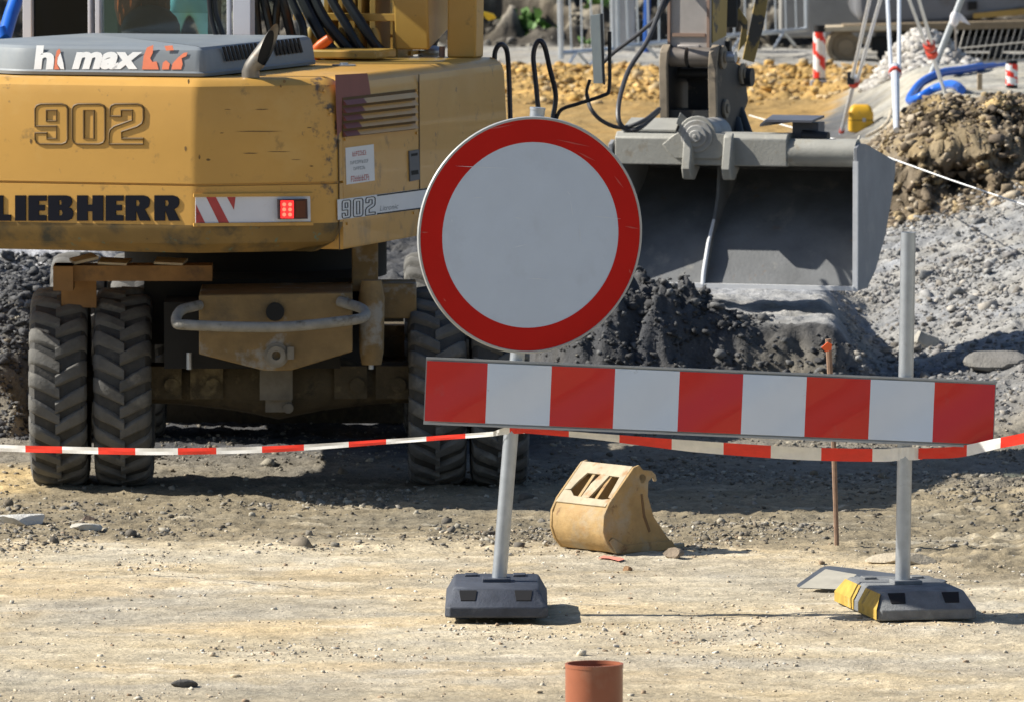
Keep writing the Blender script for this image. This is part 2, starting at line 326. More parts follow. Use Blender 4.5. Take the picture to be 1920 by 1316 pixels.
X, Y = scatter(6500, 61.3, 67.4, -1.5, 3.4, p=lambda X, Y: sst(61.3,63,Y)*sst(2.25,2.0,X-(Y-57)*.115)); stones('yellow_rocks', X, Y, np.minimum(RNG.gamma(.7, .017, len(X))+.006, .075), [(.48,.305,.10),(.54,.36,.15),(.36,.22,.07),(.46,.35,.20),(.30,.2,.09)], 'broken yellow sandstone rubble in front of the fence')
X, Y = scatter(14000, 46.6, 50.0, 1.95, 4.2); stones('bank_stones', X, Y, RNG.gamma(.7, .011, len(X))+.004, [(.24,.19,.13),(.34,.26,.15),(.12,.095,.07),(.38,.32,.24),(.17,.13,.09)], 'stones and lumps in the broken face of the earth bank')
X, Y = scatter(1800, 71.8, 75.5, -4.5, 5.2); stones('embankment_rocks', X, Y, np.minimum(RNG.gamma(1.2, .02, len(X))+.01, .07), [(.20,.185,.16),(.10,.09,.075),(.27,.25,.21),(.06,.055,.045)], 'loose rocks lying on the dark embankment behind the fence')
X, Y = scatter(1400, 59.2, 61.8, 2.62, 3.58, p=lambda X, Y: sst(1.1,.7,np.sqrt(((X-3.1)/.45)**2+((Y-60.5)/1.35)**2))); stones('rubble_pile', X, Y, RNG.gamma(2, .012, len(X))+.012, [(.42,.4,.37),(.5,.48,.45),(.3,.28,.26)], 'small pile of grey rubble behind the survey tripod')
def rock(name, px, py, d, size, col, label, seed, cat='stone', dz=.35, mt=None):
    r = np.random.default_rng(seed); bm = bmesh.new(); bmesh.ops.create_icosphere(bm, subdivisions=3, radius=1); p = W(px, py, d)
    pls = [Vector(r.normal(0,1,3)).normalized() for _ in range(9)]; th = r.uniform(.5, .8, 9)
    for v in bm.verts:
        for q, t in zip(pls, th):
            e = v.co.dot(q)-t
            if e > 0: v.co -= q*e
        c = v.co; k = 1+.06*float(fbm(np.array([c.x*3+seed]), np.array([c.y*3+c.z*2]), 3)[0]); v.co = Vector((c.x*size[0]*k, c.y*size[1]*k, c.z*size[2]*k))
    me = bpy.data.meshes.new(name); bm.to_mesh(me); bm.free(); me.materials.append(mt or mat('rock_'+str(seed), col, .9, 0, .25, 14, bump=.5, bs=60, spec=.2))
    me.polygons.foreach_set('use_smooth', [True]*len(me.polygons)); me.set_sharp_from_angle(angle=math.radians(25))
    o = bpy.data.objects.new(name, me); COL.objects.link(o); o.location = (p.x, d, ground_z(p.x, d)+size[2]*dz); return tag(o, label, cat)
rock('pale_slab', 42, 990, 34.75, (.14,.10,.045), (.50,.49,.46), 'large pale flat stone slab at the left edge of the ground', 3)
rock('flat_stone', 160, 997, 34.55, (.075,.06,.026), (.52,.49,.42), 'small pale flat stone just right of the large slab', 4)
rock('brown_stone', 165, 980, 34.9, (.045,.04,.03), (.12,.09,.07), 'small dark brown stone behind the pale flat stone', 14)
rock('mud_clod', 1262, 1045, 33.35, (.05,.045,.032), (.24,.19,.14), 'brown clod of mud in front of the loose yellow bucket', 5, 'clod')
rock('brick_fragment', 1176, 1070, 32.9, (.022,.018,.016), (.30,.18,.10), 'small reddish brown fragment below the orange paint mark', 6)
rock('dark_stone', 345, 1298, 28.75, (.05,.03,.02), (.10,.095,.09), 'dark grey stone at the bottom edge of the sandy track', 7)
rock('concrete_lump', 1733, 562, 42.6, (.085,.08,.075), (.40,.38,.34), 'angular pale concrete lump on the gravel heap behind the bare pole', 8)
rock('heap_boulder', 1868, 655, 41.3, (.17,.14,.07), (.20,.19,.175), 'broad grey boulder low on the gravel heap at the right edge', 9)
rock('broken_chunk', 1690, 1040, 33.1, (.16,.09,.035), (.42,.36,.27), 'row of crumbly beige rubble behind the right foot block', 10)
# orange survey spray on the ground
m_or = mat('orange_marker', (.75,.12,.03), .7, var=.1)
b = MB(); c = W(1146, 1051, 33.3); z0 = ground_z(c.x, c.y)
pts = [(-.055,.02),(-.03,.10),(.0,.06),(.04,.02),(.055,-.03),(.03,-.09),(-.01,-.03),(-.04,-.01)]
b.poly([(c.x+x, c.y+y, ground_z(c.x+x, c.y+y)+.008) for x, y in pts]); tag(b.build('paint_mark', mat('pink_spray', (.75,.24,.17), .9, var=.2, vs=60)), 'faded pinkish orange spray mark on the sand near the loose bucket', 'paint mark')
# ------------------------------------------------------------------ common materials
YB = (.53,.295,.066)
m_steel = mat('galvanised_steel', (.40,.43,.47), .42, .75, .12, 25, patches=(((.30,.31,.32), 14, .60, .2),))
m_black = mat('black_rubber', (.018,.018,.02), .55, 0, .2, 20)
m_hose = mat('hose_rubber', (.014,.014,.016), .4, 0, .2, 20)
m_redw = mat('sign_red', (.44,.008,.005), .5, 0, .08, 3, patches=(((.44,.04,.03), 9, .64, .2),), spec=.15)
m_white = mat('sign_white', (.46,.54,.665), .4, 0, .05, 4, patches=(((.42,.49,.60), 7, .55, .2), ((.55,.62,.72), 26, .70, .05)), coat=.05)
m_rim = mat('sign_rim', (.36,.37,.37), .5, .1, .15, 12)
# ------------------------------------------------------------------ barrier: sign, board, posts, foot blocks, tape
DS = 31.2
def foot_block(name, label, corners_c, yaw, mats, yellow=False):
    c = Vector(corners_c); e1 = Vector((math.cos(yaw), math.sin(yaw), 0)); e2 = Vector((-math.sin(yaw), math.cos(yaw), 0)); ez = Vector((0,0,1))
    t = thing(name, label, 'foot block', c, 'recycled rubber foot blocks under the barrier')
    def P(x, y, z): return c+e1*x+e2*y+ez*z
    b = MB()
    def lp(hx, hy, z): 
        k = .02; return [P(-hx+k,-hy,z),P(hx-k,-hy,z),P(hx,-hy+k,z),P(hx,hy-k,z),P(hx-k,hy,z),P(-hx+k,hy,z),P(-hx,hy-k,z),P(-hx,-hy+k,z)]
    b.loft([lp(.195,.355,.012), lp(.2,.36,.016), lp(.2,.36,.052), lp(.195,.353,.058), lp(.168,.295,.112), lp(.16,.29,.118)])
    if yellow:
        b.mi = 1
        for y0_, y1_ in ((-.354,-.05), (.03,.354)):
            k0, k1 = (.06 if y0_ < -.3 else 0), (.06 if y1_ > .3 else 0)
            b.poly([P(-.2025,y0_,.016), P(-.2025,y1_,.016), P(-.2025,y1_,.055), P(-.2025,y0_,.055)]); b.poly([P(-.2025,y0_,.055), P(-.2025,y1_,.055), P(-.1725,y1_-k1,.110), P(-.1725,y0_+k0,.110)])
    b.build('block', mats, t, bevel=.004)
    for sx in (-.11, .105):      # carrying recesses in the sloping end
        r = MB(); r.prism([P(sx-.028,-.335,.075), P(sx+.028,-.335,.075), P(sx+.034,-.298,.1100), P(sx-.034,-.298,.1100)], (0,0,.0035)); r.build('recess', m_recess, t)
    k = MB(); k.box(P(0,0,.125), (.11,.11,.016), (e1,e2,ez)); k.build('socket', mats[0], t, bevel=.003)
    for sx in (-.10,.09): k = MB(); k.box(P(sx,.2,.122), (.05,.07,.01), (e1,e2,ez)); k.build('stacking_lug', mats[0], t, bevel=.003)
    for sx in (-.13,.13):
        
        for sy in (-.2,.2): f = MB(); f.box(P(sx,sy,.004), (.05,.1,.018), (e1,e2,ez)); f.build('pad', mats[0], t)
    return t
m_recess = mat('recess_dark', (.008,.008,.01), .8)
m_blockb = mat('block_navy', (.045,.052,.070), .65, 0, .25, 20, patches=(((.10,.11,.13), 12, .58, .15),), bump=.2, bs=120)
m_blockg = mat('block_grey', (.15,.155,.16), .8, 0, .3, 15, patches=(((.25,.26,.26), 9, .52, .2),), bump=.3, bs=120)
m_bely = mat('block_yellow', (.40,.26,.045), .85, 0, .3, 14, patches=(((.12,.09,.04), 10, .56, .12), ((.36,.30,.18), 7, .6, .1)))
pl = W(931, 1128, DS)
foot_block('foot_block', 'dark navy foot block under the leaning pole of the round sign', (pl.x, DS, .012), .0, [m_blockb])
pr_c = W(1712, 1140, DS)
foot_block('foot_block', 'worn grey foot block with yellow painted side under the bare right pole', (pr_c.x-.03, DS, .003), math.radians(11), [m_blockg, m_bely], True)
# left pole leans to the right with the sign
p0 = W(934, 1108, DS); p1 = W(1008, 205, DS-.02); pax = (p1-p0).normalized()
sign = thing('road_sign', 'round red ringed no vehicles sign with plain white centre on leaning pole', 'road sign', p0)
b = MB(); b.tube([p0-pax*.02, p1], .029, 20); b.build('pole', m_steel, sign)
yaw = math.radians(19); nS = Vector((math.sin(yaw), -math.cos(yaw), 0)); nS = (nS-pax*nS.dot(pax)).normalized(); rS = pax.cross(nS)*-1
if rS.x < 0: rS = -rS
cS = RP(994, 441, p0.lerp(p1, .72)+nS*.05, nS)
def disc(b, r0, r1, off, n=96):
    def lp(r): return [cS+nS*off+(rS*math.cos(2*math.pi*k/n)+pax*math.sin(2*math.pi*k/n))*r for k in range(n)]
    if r0 == 0: b.poly(lp(r1))
    else: b.loft([lp(r0), lp(r1)], caps=False)
RO = .461
b = MB(); n = 96
lp = lambda r, o: [cS+nS*o+(rS*math.cos(2*math.pi*k/n)+pax*math.sin(2*math.pi*k/n))*r for k in range(n)]
b.loft([lp(RO-.01,-.012), lp(RO,-.010), lp(RO+.003,0), lp(RO,.008), lp(RO-.007,.009), lp(RO-.010,.004)]); b.build('sign_rim', m_rim, sign)
b = MB(); disc(b, RO*.788, RO-.007, .0062); b.build('red_ring', m_redw, sign, recalc=False)
b = MB(); disc(b, 0, RO*.792, .0054); b.build('white_face', m_white, sign, recalc=False)
m_scr = mat('scratch_pale', (.56,.62,.70), .5); m_scf = mat('scuff_red', (.46,.06,.05), .6)
for x_, y_, L_, a_ in ((852,312,105,.04),(885,372,22,-.1),(1068,375,34,1.4),(1085,420,40,1.5),(960,407,20,.2),(880,487,10,1.2),(1062,358,12,.9),(960,465,30,-.25),(985,522,50,.05),(846,410,9,1.5),(1105,405,60,.1)):
    p_ = RP(x_,y_,cS,nS)+nS*.0066; q_ = RP(x_+L_*math.cos(a_),y_+L_*math.sin(a_),cS,nS)+nS*.0066; t_ = (q_-p_).cross(nS).normalized()*.0016
    b = MB(); b.poly([p_-t_*.3, p_.lerp(q_,.4)-t_, q_, p_.lerp(q_,.5)+t_]); b.build('scratch', m_scr, sign, recalc=False)
for x_, y_, L_, a_ in ((787,436,16,.0),(1170,425,28,.15),(1040,262,70,.2),(1080,285,40,.45),(905,245,60,-.2),(1178,505,9,1.2),(830,560,8,.8),(1150,330,30,.9)):
    p_ = RP(x_,y_,cS,nS)+nS*.0074; q_ = RP(x_+L_*math.cos(a_),y_+L_*math.sin(a_),cS,nS)+nS*.0074; t_ = (q_-p_).cross(nS).normalized()*.003
    b = MB(); b.poly([p_-t_*.3, p_.lerp(q_,.4)-t_, q_, p_.lerp(q_,.5)+t_]); b.build('scuff', m_scf, sign, recalc=False)
for f in (.66, .80):
    q = p0.lerp(p1, f); b = MB(); b.ring(q-pax*.02, q+pax*.02, .036, .0295, 20); b.box(q+nS*.032, (.10,.012,.03), (rS, nS, pax)); b.build('clamp', m_steel, sign)
b = MB(); b.tube([p1-pax*.004, p1+pax*.006], .031, 20); b.build('pole_cap', m_steel, sign)
# right pole
q0 = W(1692, 1112, DS); q1 = W(1703, 436, DS); qax = (q1-q0).normalized()
post = thing('bare_pole', 'bare galvanised steel pole holding up the right end of the striped board', 'pole', q0)
b = MB(); b.ring(q0-qax*.02, q1, .0295, .025, 20); b.build('tube', m_steel, post)
b = MB(); b.cyl(q1-qax*.012, q1-qax*.004, .026, 18); b.build('cap', m_blockg, post)
# striped board hung in front of both poles
TL, TR = W(799, 673, DS-.07), W(1868, 718, DS-.045); BL = W(793, 793, DS-.07)
bx = (TR-TL); bl = bx.length; bx = bx.normalized(); bz = (TL-BL); bh = .246; bz = (bz-bx*bz.dot(bx)).normalized(); bn = bx.cross(bz); bn = bn if bn.y < 0 else -bn; bz = (bz-bn*.045).normalized(); bn = (bn+bz*.045).normalized()
bar = thing('barrier_board', 'red and white striped horizontal barrier board fixed across both poles', 'barrier board', TL.lerp(TR,.5)-bz*bh)
b = MB(); o = TL
def BP(s, t, k): return o+bx*s-bz*t+bn*k
bsn = 9; m_rw = [m_rim, m_redw, m_white]
b.loft([[BP(0,0,-.006),BP(bl,0,-.006),BP(bl,bh,-.006),BP(0,bh,-.006)], [BP(0,0,-.001),BP(bl,0,-.001),BP(bl,bh,-.001),BP(0,bh,-.001)]])
stops = [793,914,1034,1153,1274,1393,1512,1632,1752,1867]
ss = [0]+[(RP(x, 690+(x-800)*.043, TL, bn)-TL).dot(bx)+.0 for x in stops[1:-1]]+[bl]
m_redb = mat('board_red', (.56,.010,.006), .22, 0, .05, 3, patches=(((.42,.06,.06), 6, .62, .2),), coat=.45)
m_whb = mat('board_white', (.60,.67,.77), .2, 0, .04, 4, patches=(((.40,.43,.47), 16, .66, .1),), coat=.45)
NS = 8
for i in range(9):
    b.mi = 1 if i % 2 == 0 else 2
    e0 = .004 if i == 0 else 0; e1 = .004 if i == 8 else 0; off = .0046
    s0, s1 = ss[i]+e0, ss[i+1]-e1
    for k in range(NS):   # the thin sheet is not perfectly flat
        u0 = s0+(s1-s0)*k/NS; u1 = s0+(s1-s0)*(k+1)/NS
        for q in range(6):
            t0 = .006+(bh-.012)*q/6; t1 = .006+(bh-.012)*(q+1)/6
            wv_ = lambda u, t: .0080+.0030*math.sin(u*5.3+t*9)+.0022*math.sin(u*13+1.7+t*21)
            b.poly([BP(u0,t1,wv_(u0,t1)),BP(u1,t1,wv_(u1,t1)),BP(u1,t0,wv_(u1,t0)),BP(u0,t0,wv_(u0,t0))])
b.build('panel', [m_rim, m_redb, m_whb], bar, ang=60, recalc=False, merge=True)
b = MB(); b.box(BP(bl/2, -.004, 0), (bl, .012, .008), (bx, bn, bz)); b.box(BP(bl/2, bh+.004, 0), (bl, .012, .008), (bx, bn, bz)); b.build('edge_strip', m_rim, bar)
for px in (968, 1700):
    b = MB(); s = (RP(px, 740, TL, bn)-TL).dot(bx)
    for t in (.06, .19): b = MB(); b.box(BP(s, t, -.025), (.09, .04, .03), (bx, bn, bz)); b.build('bracket', m_steel, bar)
# warning tape
m_tr = mat('tape_red', (.72,.035,.02), .35, 0, .1, 30); m_tw = mat('tape_white', (.74,.74,.73), .35, 0, .08, 30)
for m in (m_tr, m_tw): m.node_tree.nodes['Principled BSDF'].inputs['Transmission Weight'].default_value = .0
b = MB()
WT = lambda x, y, d: W(x, y, d-.345)
def tape(path, w, seg, flip=0):
    pts = bez(path, 24); dist = 0; up = [Vector((0, 0, 1))]*len(pts); i0 = 0
    wv = w if isinstance(w, list) else [w]*len(path)
    for i in range(len(pts)-1):
        a, c = pts[i], pts[i+1]; L = (c-a).length; b.mi = int(dist/seg+flip) % 2; dist += L
        f0 = i/(len(pts)-1)*(len(path)-1); f1 = (i+1)/(len(pts)-1)*(len(path)-1)
        def wd(f): k = min(int(f), len(wv)-2); return wv[k]+(wv[k+1]-wv[k])*(f-k)
        w0, w1 = wd(f0)/2, wd(f1)/2; e = Vector((0, -.35, .94))
        rp = lambda f: Vector((0, .003*math.sin(f*9), 0))
        b.poly([a-e*w0, c-e*w1, c+rp(f1), a+rp(f0)]); b.poly([a+rp(f0), c+rp(f1), c+e*w1, a+e*w0])
tape([WT(-260,826,33.4), WT(-30,838,33.1), WT(130,843,32.8), WT(300,846,32.5), WT(520,841,32.2), WT(760,825,31.85), WT(925,813,31.53)], [.03,.03,.03,.03,.028,.02,.02], .205, 0)
tape([WT(925,813,31.53), WT(945,808,31.51), WT(970,806,31.51), WT(984,806,31.55)], [.02,.03,.03,.03], .07, 1)
tape([WT(975,806,31.525), WT(1110,817,31.60), WT(1300,836,31.64), WT(1490,849,31.62), WT(1640,853,31.56), WT(1685,851,31.515)], [.022,.026,.05,.056,.056,.056], .2, 0)
tape([WT(1685,851,31.515), WT(1700,850,31.51), WT(1716,850,31.52), WT(1730,850,31.57)], [.056,.056,.056,.05], .1, 1)
tape([WT(1722,850,31.53), WT(1800,846,31.5), WT(1880,829,31.3), WT(2000,808,31.0), WT(2150,796,30.6)], [.045,.05,.045,.05,.05], .2, 0)
tag(b.build('warning_tape', [m_tr, m_tw], recalc=False, ang=80), 'red and white warning tape strung between the poles and past the machine', 'warning tape')
# knocked over sign plate behind the right block
m_plate = mat('plate_grey', (.13,.14,.155), .5, .3, .2, 10); m_under = mat('plate_back', (.42,.39,.32), .6, .1, .15, 10)
pt = thing('sign_plate', 'grey sheet metal sign plate leaning on the back of the right foot block', 'sign plate', W(1630,1100,32.2))
b = MB()
A, B2, C2, D2 = W(1488,1101,32.18), W(1546,1060,32.45), W(1780,1088,32.45), W(1700,1110,32.1)
def rounded(cs, r, n=5):
    out = []
    for i in range(len(cs)):
        p, q, s = cs[i-1], cs[i], cs[(i+1)%len(cs)]; d1 = (p-q).normalized()*r; d2 = (s-q).normalized()*r
        for k in range(n+1):
            t = k/n; out.append((q+d1)*(1-t)**2+q*2*t*(1-t)+(q+d2)*t*t)
    return out
up = Vector((0,.05,.95)).normalized()
b.prism(rounded([A, B2, C2, D2], .045), up*.003); b.build('plate', m_plate, pt)
b = MB(); A3, B3 = W(1497,1101,32.05), W(1548,1066,32.3); b.poly([A3, W(1575,1104,32.0), W(1606,1076,32.2), B3]); b.build('folded_edge', m_under, pt)
b = MB(); b.prism(rounded([W(1600,1077,32.35), W(1700,1078,32.6), W(1772,1096,32.4), W(1660,1108,32.05)], .04), up*.004); b.build('lower_plate', m_plate, pt)
# wooden stake with orange tape
sk0 = W(1570, 1032, 33.75); sk1 = W(1553, 636, 33.72)
stk = thing('survey_stake', 'thin rusty stake with orange tip standing behind the striped board', 'stake', sk0)
b = MB(); b.tube([sk0-Vector((0,0,.05)), sk0.lerp(sk1,.5)+Vector((.004,0,0)), sk1], [.010,.011,.013], 8); b.build('rod', mat('rusty_wood', (.25,.16,.11), .8, 0, .25, 30), stk)
b = MB(); b.prism([W(1540,652,33.68), W(1552,642,33.68), W(1560,646,33.68), W(1559,656,33.68), W(1548,660,33.68)], (0,.02,0)); b.build('ribbon', mat('orange_ribbon', (.85,.13,.03), .5), stk)
# foreground pipe
pp = W(1114, 1243, 27.3); pz = pp.z
pipe = thing('drain_pipe', 'orange brown plastic drain pipe standing upright in the foreground', 'pipe', (pp.x, 27.3, 0))
m_pipe = mat('pipe_orange', (.31,.105,.055), .35, 0, .12, 6, patches=(((.33,.17,.11), 5, .55, .2),))
b = MB(); b.ring((pp.x,27.3,-.05), (pp.x,27.3,pz-.012), .099, .092, 40); b.build('pipe_wall', m_pipe, pipe)
b = MB(); b.ring((pp.x,27.3,pz-.012), (pp.x,27.3,pz), .1005, .091, 40); b.build('pipe_rim', m_pipe, pipe)
# ------------------------------------------------------------------ loose trench bucket
m_lb = mat('bucket_yellow', (.37,.245,.105), .75, 0, .25, 9, patches=(((.34,.30,.23), 5, .50, .2), ((.34,.19,.07), 6, .55, .2), ((.16,.085,.04), 13, .62, .1)), bump=.25, bs=30)
m_lbs = mat('bucket_worn', (.36,.30,.20), .6, 0, .25, 14, patches=(((.30,.17,.07), 10, .55, .1),))
psi = math.radians(50); lc = W(1072, 1022, 33.62); lc = Vector((lc.x, 33.62, .0)); e1 = Vector((math.cos(psi), -math.sin(psi), 0)); e2 = Vector((math.sin(psi), math.cos(psi), 0)); ez = Vector((0,0,1))
lbk = thing('trench_bucket', 'small worn yellow trench digging bucket lying loose on the sand', 'digger bucket', lc)
LW = .35; SC = 1.0
def LB(w, s, z): return lc+e1*(w-LW*.36)+e2*s+ez*z
prof = [(.30,.004),(.10,.0),(.045,.012),(.008,.05),(-.012,.10),(-.010,.16),(.015,.21)]
def thick(pr, t):
    out = []
    for i, p in enumerate(pr):
        a = Vector(pr[max(i-1,0)]); c = Vector(pr[min(i+1,len(pr)-1)]); d = (c-a).normalized(); out.append((p[0]+d.y*t, p[1]-d.x*t))
    return out
pi = thick(prof, .012)
b = MB(); ring2 = prof+pi[::-1]
b.prism([LB(0.012,s,z) for s,z in ring2], e1*(LW-.024)); b.build('shell', m_lb, lbk, bevel=.002)
side = [(.31,.0),(.10,-.002),(.042,.010),(.004,.05),(-.016,.10),(-.012,.17),(.02,.225),(.155,.365),(.185,.372),(.205,.352),(.255,.345),(.275,.328),(.283,.30),(.27,.297),(.262,.318),(.235,.30),(.232,.24),(.265,.15),(.34,.06),(.395,.01)]
for w in (0, LW-.014):
    b = MB(); b.prism([LB(w,s,z) for s,z in side], e1*.014); b.build('side_plate', m_lb, lbk, bevel=.003)
b = MB(); b.prism([LB(.02,.29,.002), LB(LW-.02,.29,.002), LB(LW-.02,.41,.006), LB(.02,.41,.006)], ez*.014); b.build('cutting_edge', m_lbs, lbk)
for w in (.05, .17, .30):
    b = MB(); b.prism([LB(w-.025,.38,.0), LB(w+.025,.38,.0), LB(w+.012,.47,.004), LB(w-.012,.47,.004)], ez*.018); b.build('tooth', m_lbs, lbk)
def bpl(pts): b = MB(); b.prism([LB(a_, .012+(t_)*.153, .20+t_*.162) for a_, t_ in pts], (ez*.7-e2*.7)*.010); b.build('back_plate', m_lbs, lbk, bevel=.002)
bpl([(.014,0),(LW-.014,0),(LW-.014,.20),(.29,.16),(.10,.18),(.075,.26),(.06,.30),(.014,.3)]); bpl([(.014,.30),(.055,.32),(.07,.55),(.09,.74),(.30,.72),(.315,.22),(LW-.014,.2),(LW-.014,1),(.014,1)]); bpl([(.15,.17),(.20,.17),(.235,.73),(.175,.73),(.155,.5)])
b = MB(); b.prism([LB(LW+.0005,s_,z_) for s_,z_ in ((.19,.25),(.20,.25),(.215,.16),(.245,.09),(.235,.085),(.203,.155))], e1*.002); b.build('weld_bead', mat('weld_dark', (.16,.095,.045), .8), lbk)
b = MB(); b.prism([LB(LW,s_,z_) for s_,z_ in ((.05,.008),(.30,.004),(.385,.012),(.36,.045),(.10,.04),(.03,.075),(.012,.06))], e1*.006); b.build('wear_plate', m_lb, lbk, bevel=.002)
for w in (.115, .225):
    b = MB(); b.prism([LB(w,.03,.22), LB(w,.15,.35), LB(w,.24,.33), LB(w,.20,.24), LB(w,.09,.20)], e1*.02); b.build('ear', m_lb, lbk, bevel=.003)
b = MB(); b.cyl(LB(.0,.20,.315), LB(LW,.20,.315), .02, 14); b.build('pin', m_lbs, lbk)
# ------------------------------------------------------------------ excavator
PHI = math.radians(18); u = Vector((math.cos(PHI), -math.sin(PHI), 0)); w = Vector((math.sin(PHI), math.cos(PHI), 0)); ez = Vector((0,0,1))
C0 = W(165, 300, 35.66); C0 = Vector((C0.x, 35.66, 0))
def A(a, bb, z): return C0+u*a+w*bb+ez*z
def a_of(px, bb, z=2.0):
    # lateral offset at forward distance bb that shows at image column px
    n = w; p = RP(px, 0, A(0, bb, 0), n); return (p-A(0, bb, 0)).dot(u)
def z_of(px, py, bb): return RP(px, py, A(0, bb, 0), w).z
P3w = A(1.04, .38, 0)
stain = near_line((P3w.x-.03, P3w.y-.01), .13, .17)
m_y = mat('yellow_paint', YB, .42, 0, .08, 2.0, patches=(((.57,.36,.115), 2.4, .55, .3), ((.42,.235,.065), 5.0, .62, .2), ((.30,.18,.055), 9, .60, .1), ((.12,.075,.04), 14, .74, .04), ((.10,.07,.05), 13, .66, .10, stain), ((.30,.19,.07), 5, .60, .2, band_z(1.25, 1.45, .10, -.1))), coat=.15, bump=.04, bs=9)
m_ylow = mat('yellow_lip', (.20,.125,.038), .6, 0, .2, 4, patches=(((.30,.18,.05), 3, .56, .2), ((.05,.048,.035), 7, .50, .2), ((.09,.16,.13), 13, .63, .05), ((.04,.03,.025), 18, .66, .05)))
m_y2 = mat('yellow_dirty', (.42,.25,.065), .55, 0, .2, 5, patches=(((.12,.10,.08), 6, .55, .18),))
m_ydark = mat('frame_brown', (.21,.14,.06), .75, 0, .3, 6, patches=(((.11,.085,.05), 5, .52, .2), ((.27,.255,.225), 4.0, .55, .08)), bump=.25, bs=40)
m_mud = mat('muddy_axle', (.10,.08,.05), .9, 0, .35, 8, patches=(((.21,.17,.10), 5, .57, .1), ((.04,.034,.026), 8, .55, .15)), bump=.5, bs=30)
m_grey = mat('cover_grey', (.19,.215,.24), .5, 0, .1, 3, patches=(((.25,.27,.275), 2.2, .52, .3), ((.30,.24,.19), 3.5, .66, .15)))
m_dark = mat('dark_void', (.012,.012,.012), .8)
m_prim = mat('red_primer', (.20,.065,.055), .6, 0, .1, 8)
m_grate = mat('weathered_grey', (.36,.355,.34), .6, .1, .2, 10, patches=(((.22,.19,.15), 9, .56, .15),), bump=.1, bs=60)
ex = thing('wheeled_excavator', 'big yellow wheeled excavator seen from behind with grey engine cover and lit tail lamp', 'excavator', (A(0,2.2,0).x, A(0,2.2,0).y, 0))
def offs(poly, d):
    # inward offset of a counter-clockwise convex polygon
    n = len(poly); out = []
    for i in range(n):
        p, q, s = Vector(poly[i-1]), Vector(poly[i]), Vector(poly[(i+1)%n]); d1 = (q-p).normalized(); d2 = (s-q).normalized()
        n1 = Vector((-d1.y, d1.x)); n2 = Vector((-d2.y, d2.x)); m = (n1+n2); m = m/max(.3, (1+n1.dot(n2))); out.append(tuple(q+m*d))
    return out
def rpoly(cs, rs, n=4):
    out = []
    for i in range(len(cs)):
        p, q, s = Vector(cs[i-1]), Vector(cs[i]), Vector(cs[(i+1)%len(cs)]); r = rs[i]
        if r == 0: out.append(tuple(q)); continue
        d1 = (p-q).normalized()*r; d2 = (s-q).normalized()*r
        for k in range(n+1): t = k/n; out.append(tuple((q+d1)*(1-t)**2+q*2*t*(1-t)+(q+d2)*t*t))
    return out
ZB, ZL, ZG, ZT = 1.135, 1.265, 1.443, 1.915
plan = rpoly([(-.52,0),(.52,0),(1.04,.38),(1.04,.47),(-1.04,.47),(-1.04,.38)], [.035,.035,.06,0,0,.06])
def lv(poly, ins, z): return [A(a, bb, z) for a, bb in (offs(poly, ins) if ins else poly)]
b = MB(); b.loft([lv(plan,0,ZL), lv(plan,0,ZG-.006), lv(plan,.012,ZG-.003), lv(plan,.012,ZG+.003), lv(plan,0,ZG+.006), lv(plan,0,1.60), lv(plan,.002,ZT-.075), lv(plan,.012,ZT-.035), lv(plan,.035,ZT-.012), lv(plan,.065,ZT)]); b.build('counterweight', m_y, ex, ang=28)
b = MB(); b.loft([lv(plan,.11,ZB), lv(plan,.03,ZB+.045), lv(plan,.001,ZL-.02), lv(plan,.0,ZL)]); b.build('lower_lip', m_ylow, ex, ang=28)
def hp(z, ins):
    fb = 2.835+.10*(ZT-z)/.78
    return [A(a,bb,z) for a,bb in offs(rpoly([(-1.04,.476),(1.04,.476),(1.04,fb),(-1.04,fb)], [0,0,.05,.05]), ins)]
b = MB(); b.loft([hp(1.14,.004), hp(1.15,0), hp(1.6,0), hp(ZT-.075,.002), hp(ZT-.035,.012), hp(ZT-.012,.035), hp(ZT-.001,.065)]); b.build('hood', m_y, ex, ang=28)
SP, SN = A(1.04, 1, 0), u      # right-hand side plane
RPn, RPp = -w, A(0, 0, 0)      # rear plane
bvn = (A(1.04,.38,0)-A(.52,0,0)).normalized(); BVn = Vector((bvn.y, -bvn.x, 0)); BVp = A(.52,0,0)
def sheet(name, pts, p0, n, off, m, th=.002, parent=None):
    b = MB(); b.prism([RP(x, y, p0, n)+n*off for x, y in pts], n*th); return b.build(name, m, parent or ex)
m_seam = mat('seam_dark', (.10,.06,.02), .8)  # dark brown for the panel joints and the louvre backing
sheet('primer_patch', [(628,141),(688,138),(692,160),(695,182),(642,190),(640,246),(632,256),(630,205)], SP, SN, .0005, m_prim, .0015)
m_scb = mat('scuff_brown', (.17,.10,.035), .7, 0, .3, 30)
for x_, y_, L_, t_ in ((440,247,90,2.2),(478,206,26,1.6),(420,206,14,1.2),(500,285,46,1.6),(455,288,30,2.4),(545,300,20,1.4),(386,300,9,5),(530,153,6,7),(524,162,5,6),(372,295,4,9),(412,250,8,2),(575,240,10,2),(580,312,8,3)):
    q_ = [RP(x_,y_,BVp,BVn), RP(x_+L_*.4,y_-t_*.5,BVp,BVn), RP(x_+L_,y_-.4,BVp,BVn), RP(x_+L_*.7,y_+t_*.5,BVp,BVn), RP(x_+L_*.2,y_+t_*.4,BVp,BVn)]; b = MB(); b.poly([p+BVn*.0008 for p in q_]); b.build('paint_scuff', m_scb, ex, recalc=False)
for x_, y_ in ((56,262),(346,276),(352,150)): b = MB(); b.poly([RP(x_+a_,y_+c_,RPp,RPn)+RPn*.0008 for a_, c_ in ((0,0),(3,-1),(4,4),(2,9),(0,5))]); b.build('paint_scuff', m_scb, ex, recalc=False)
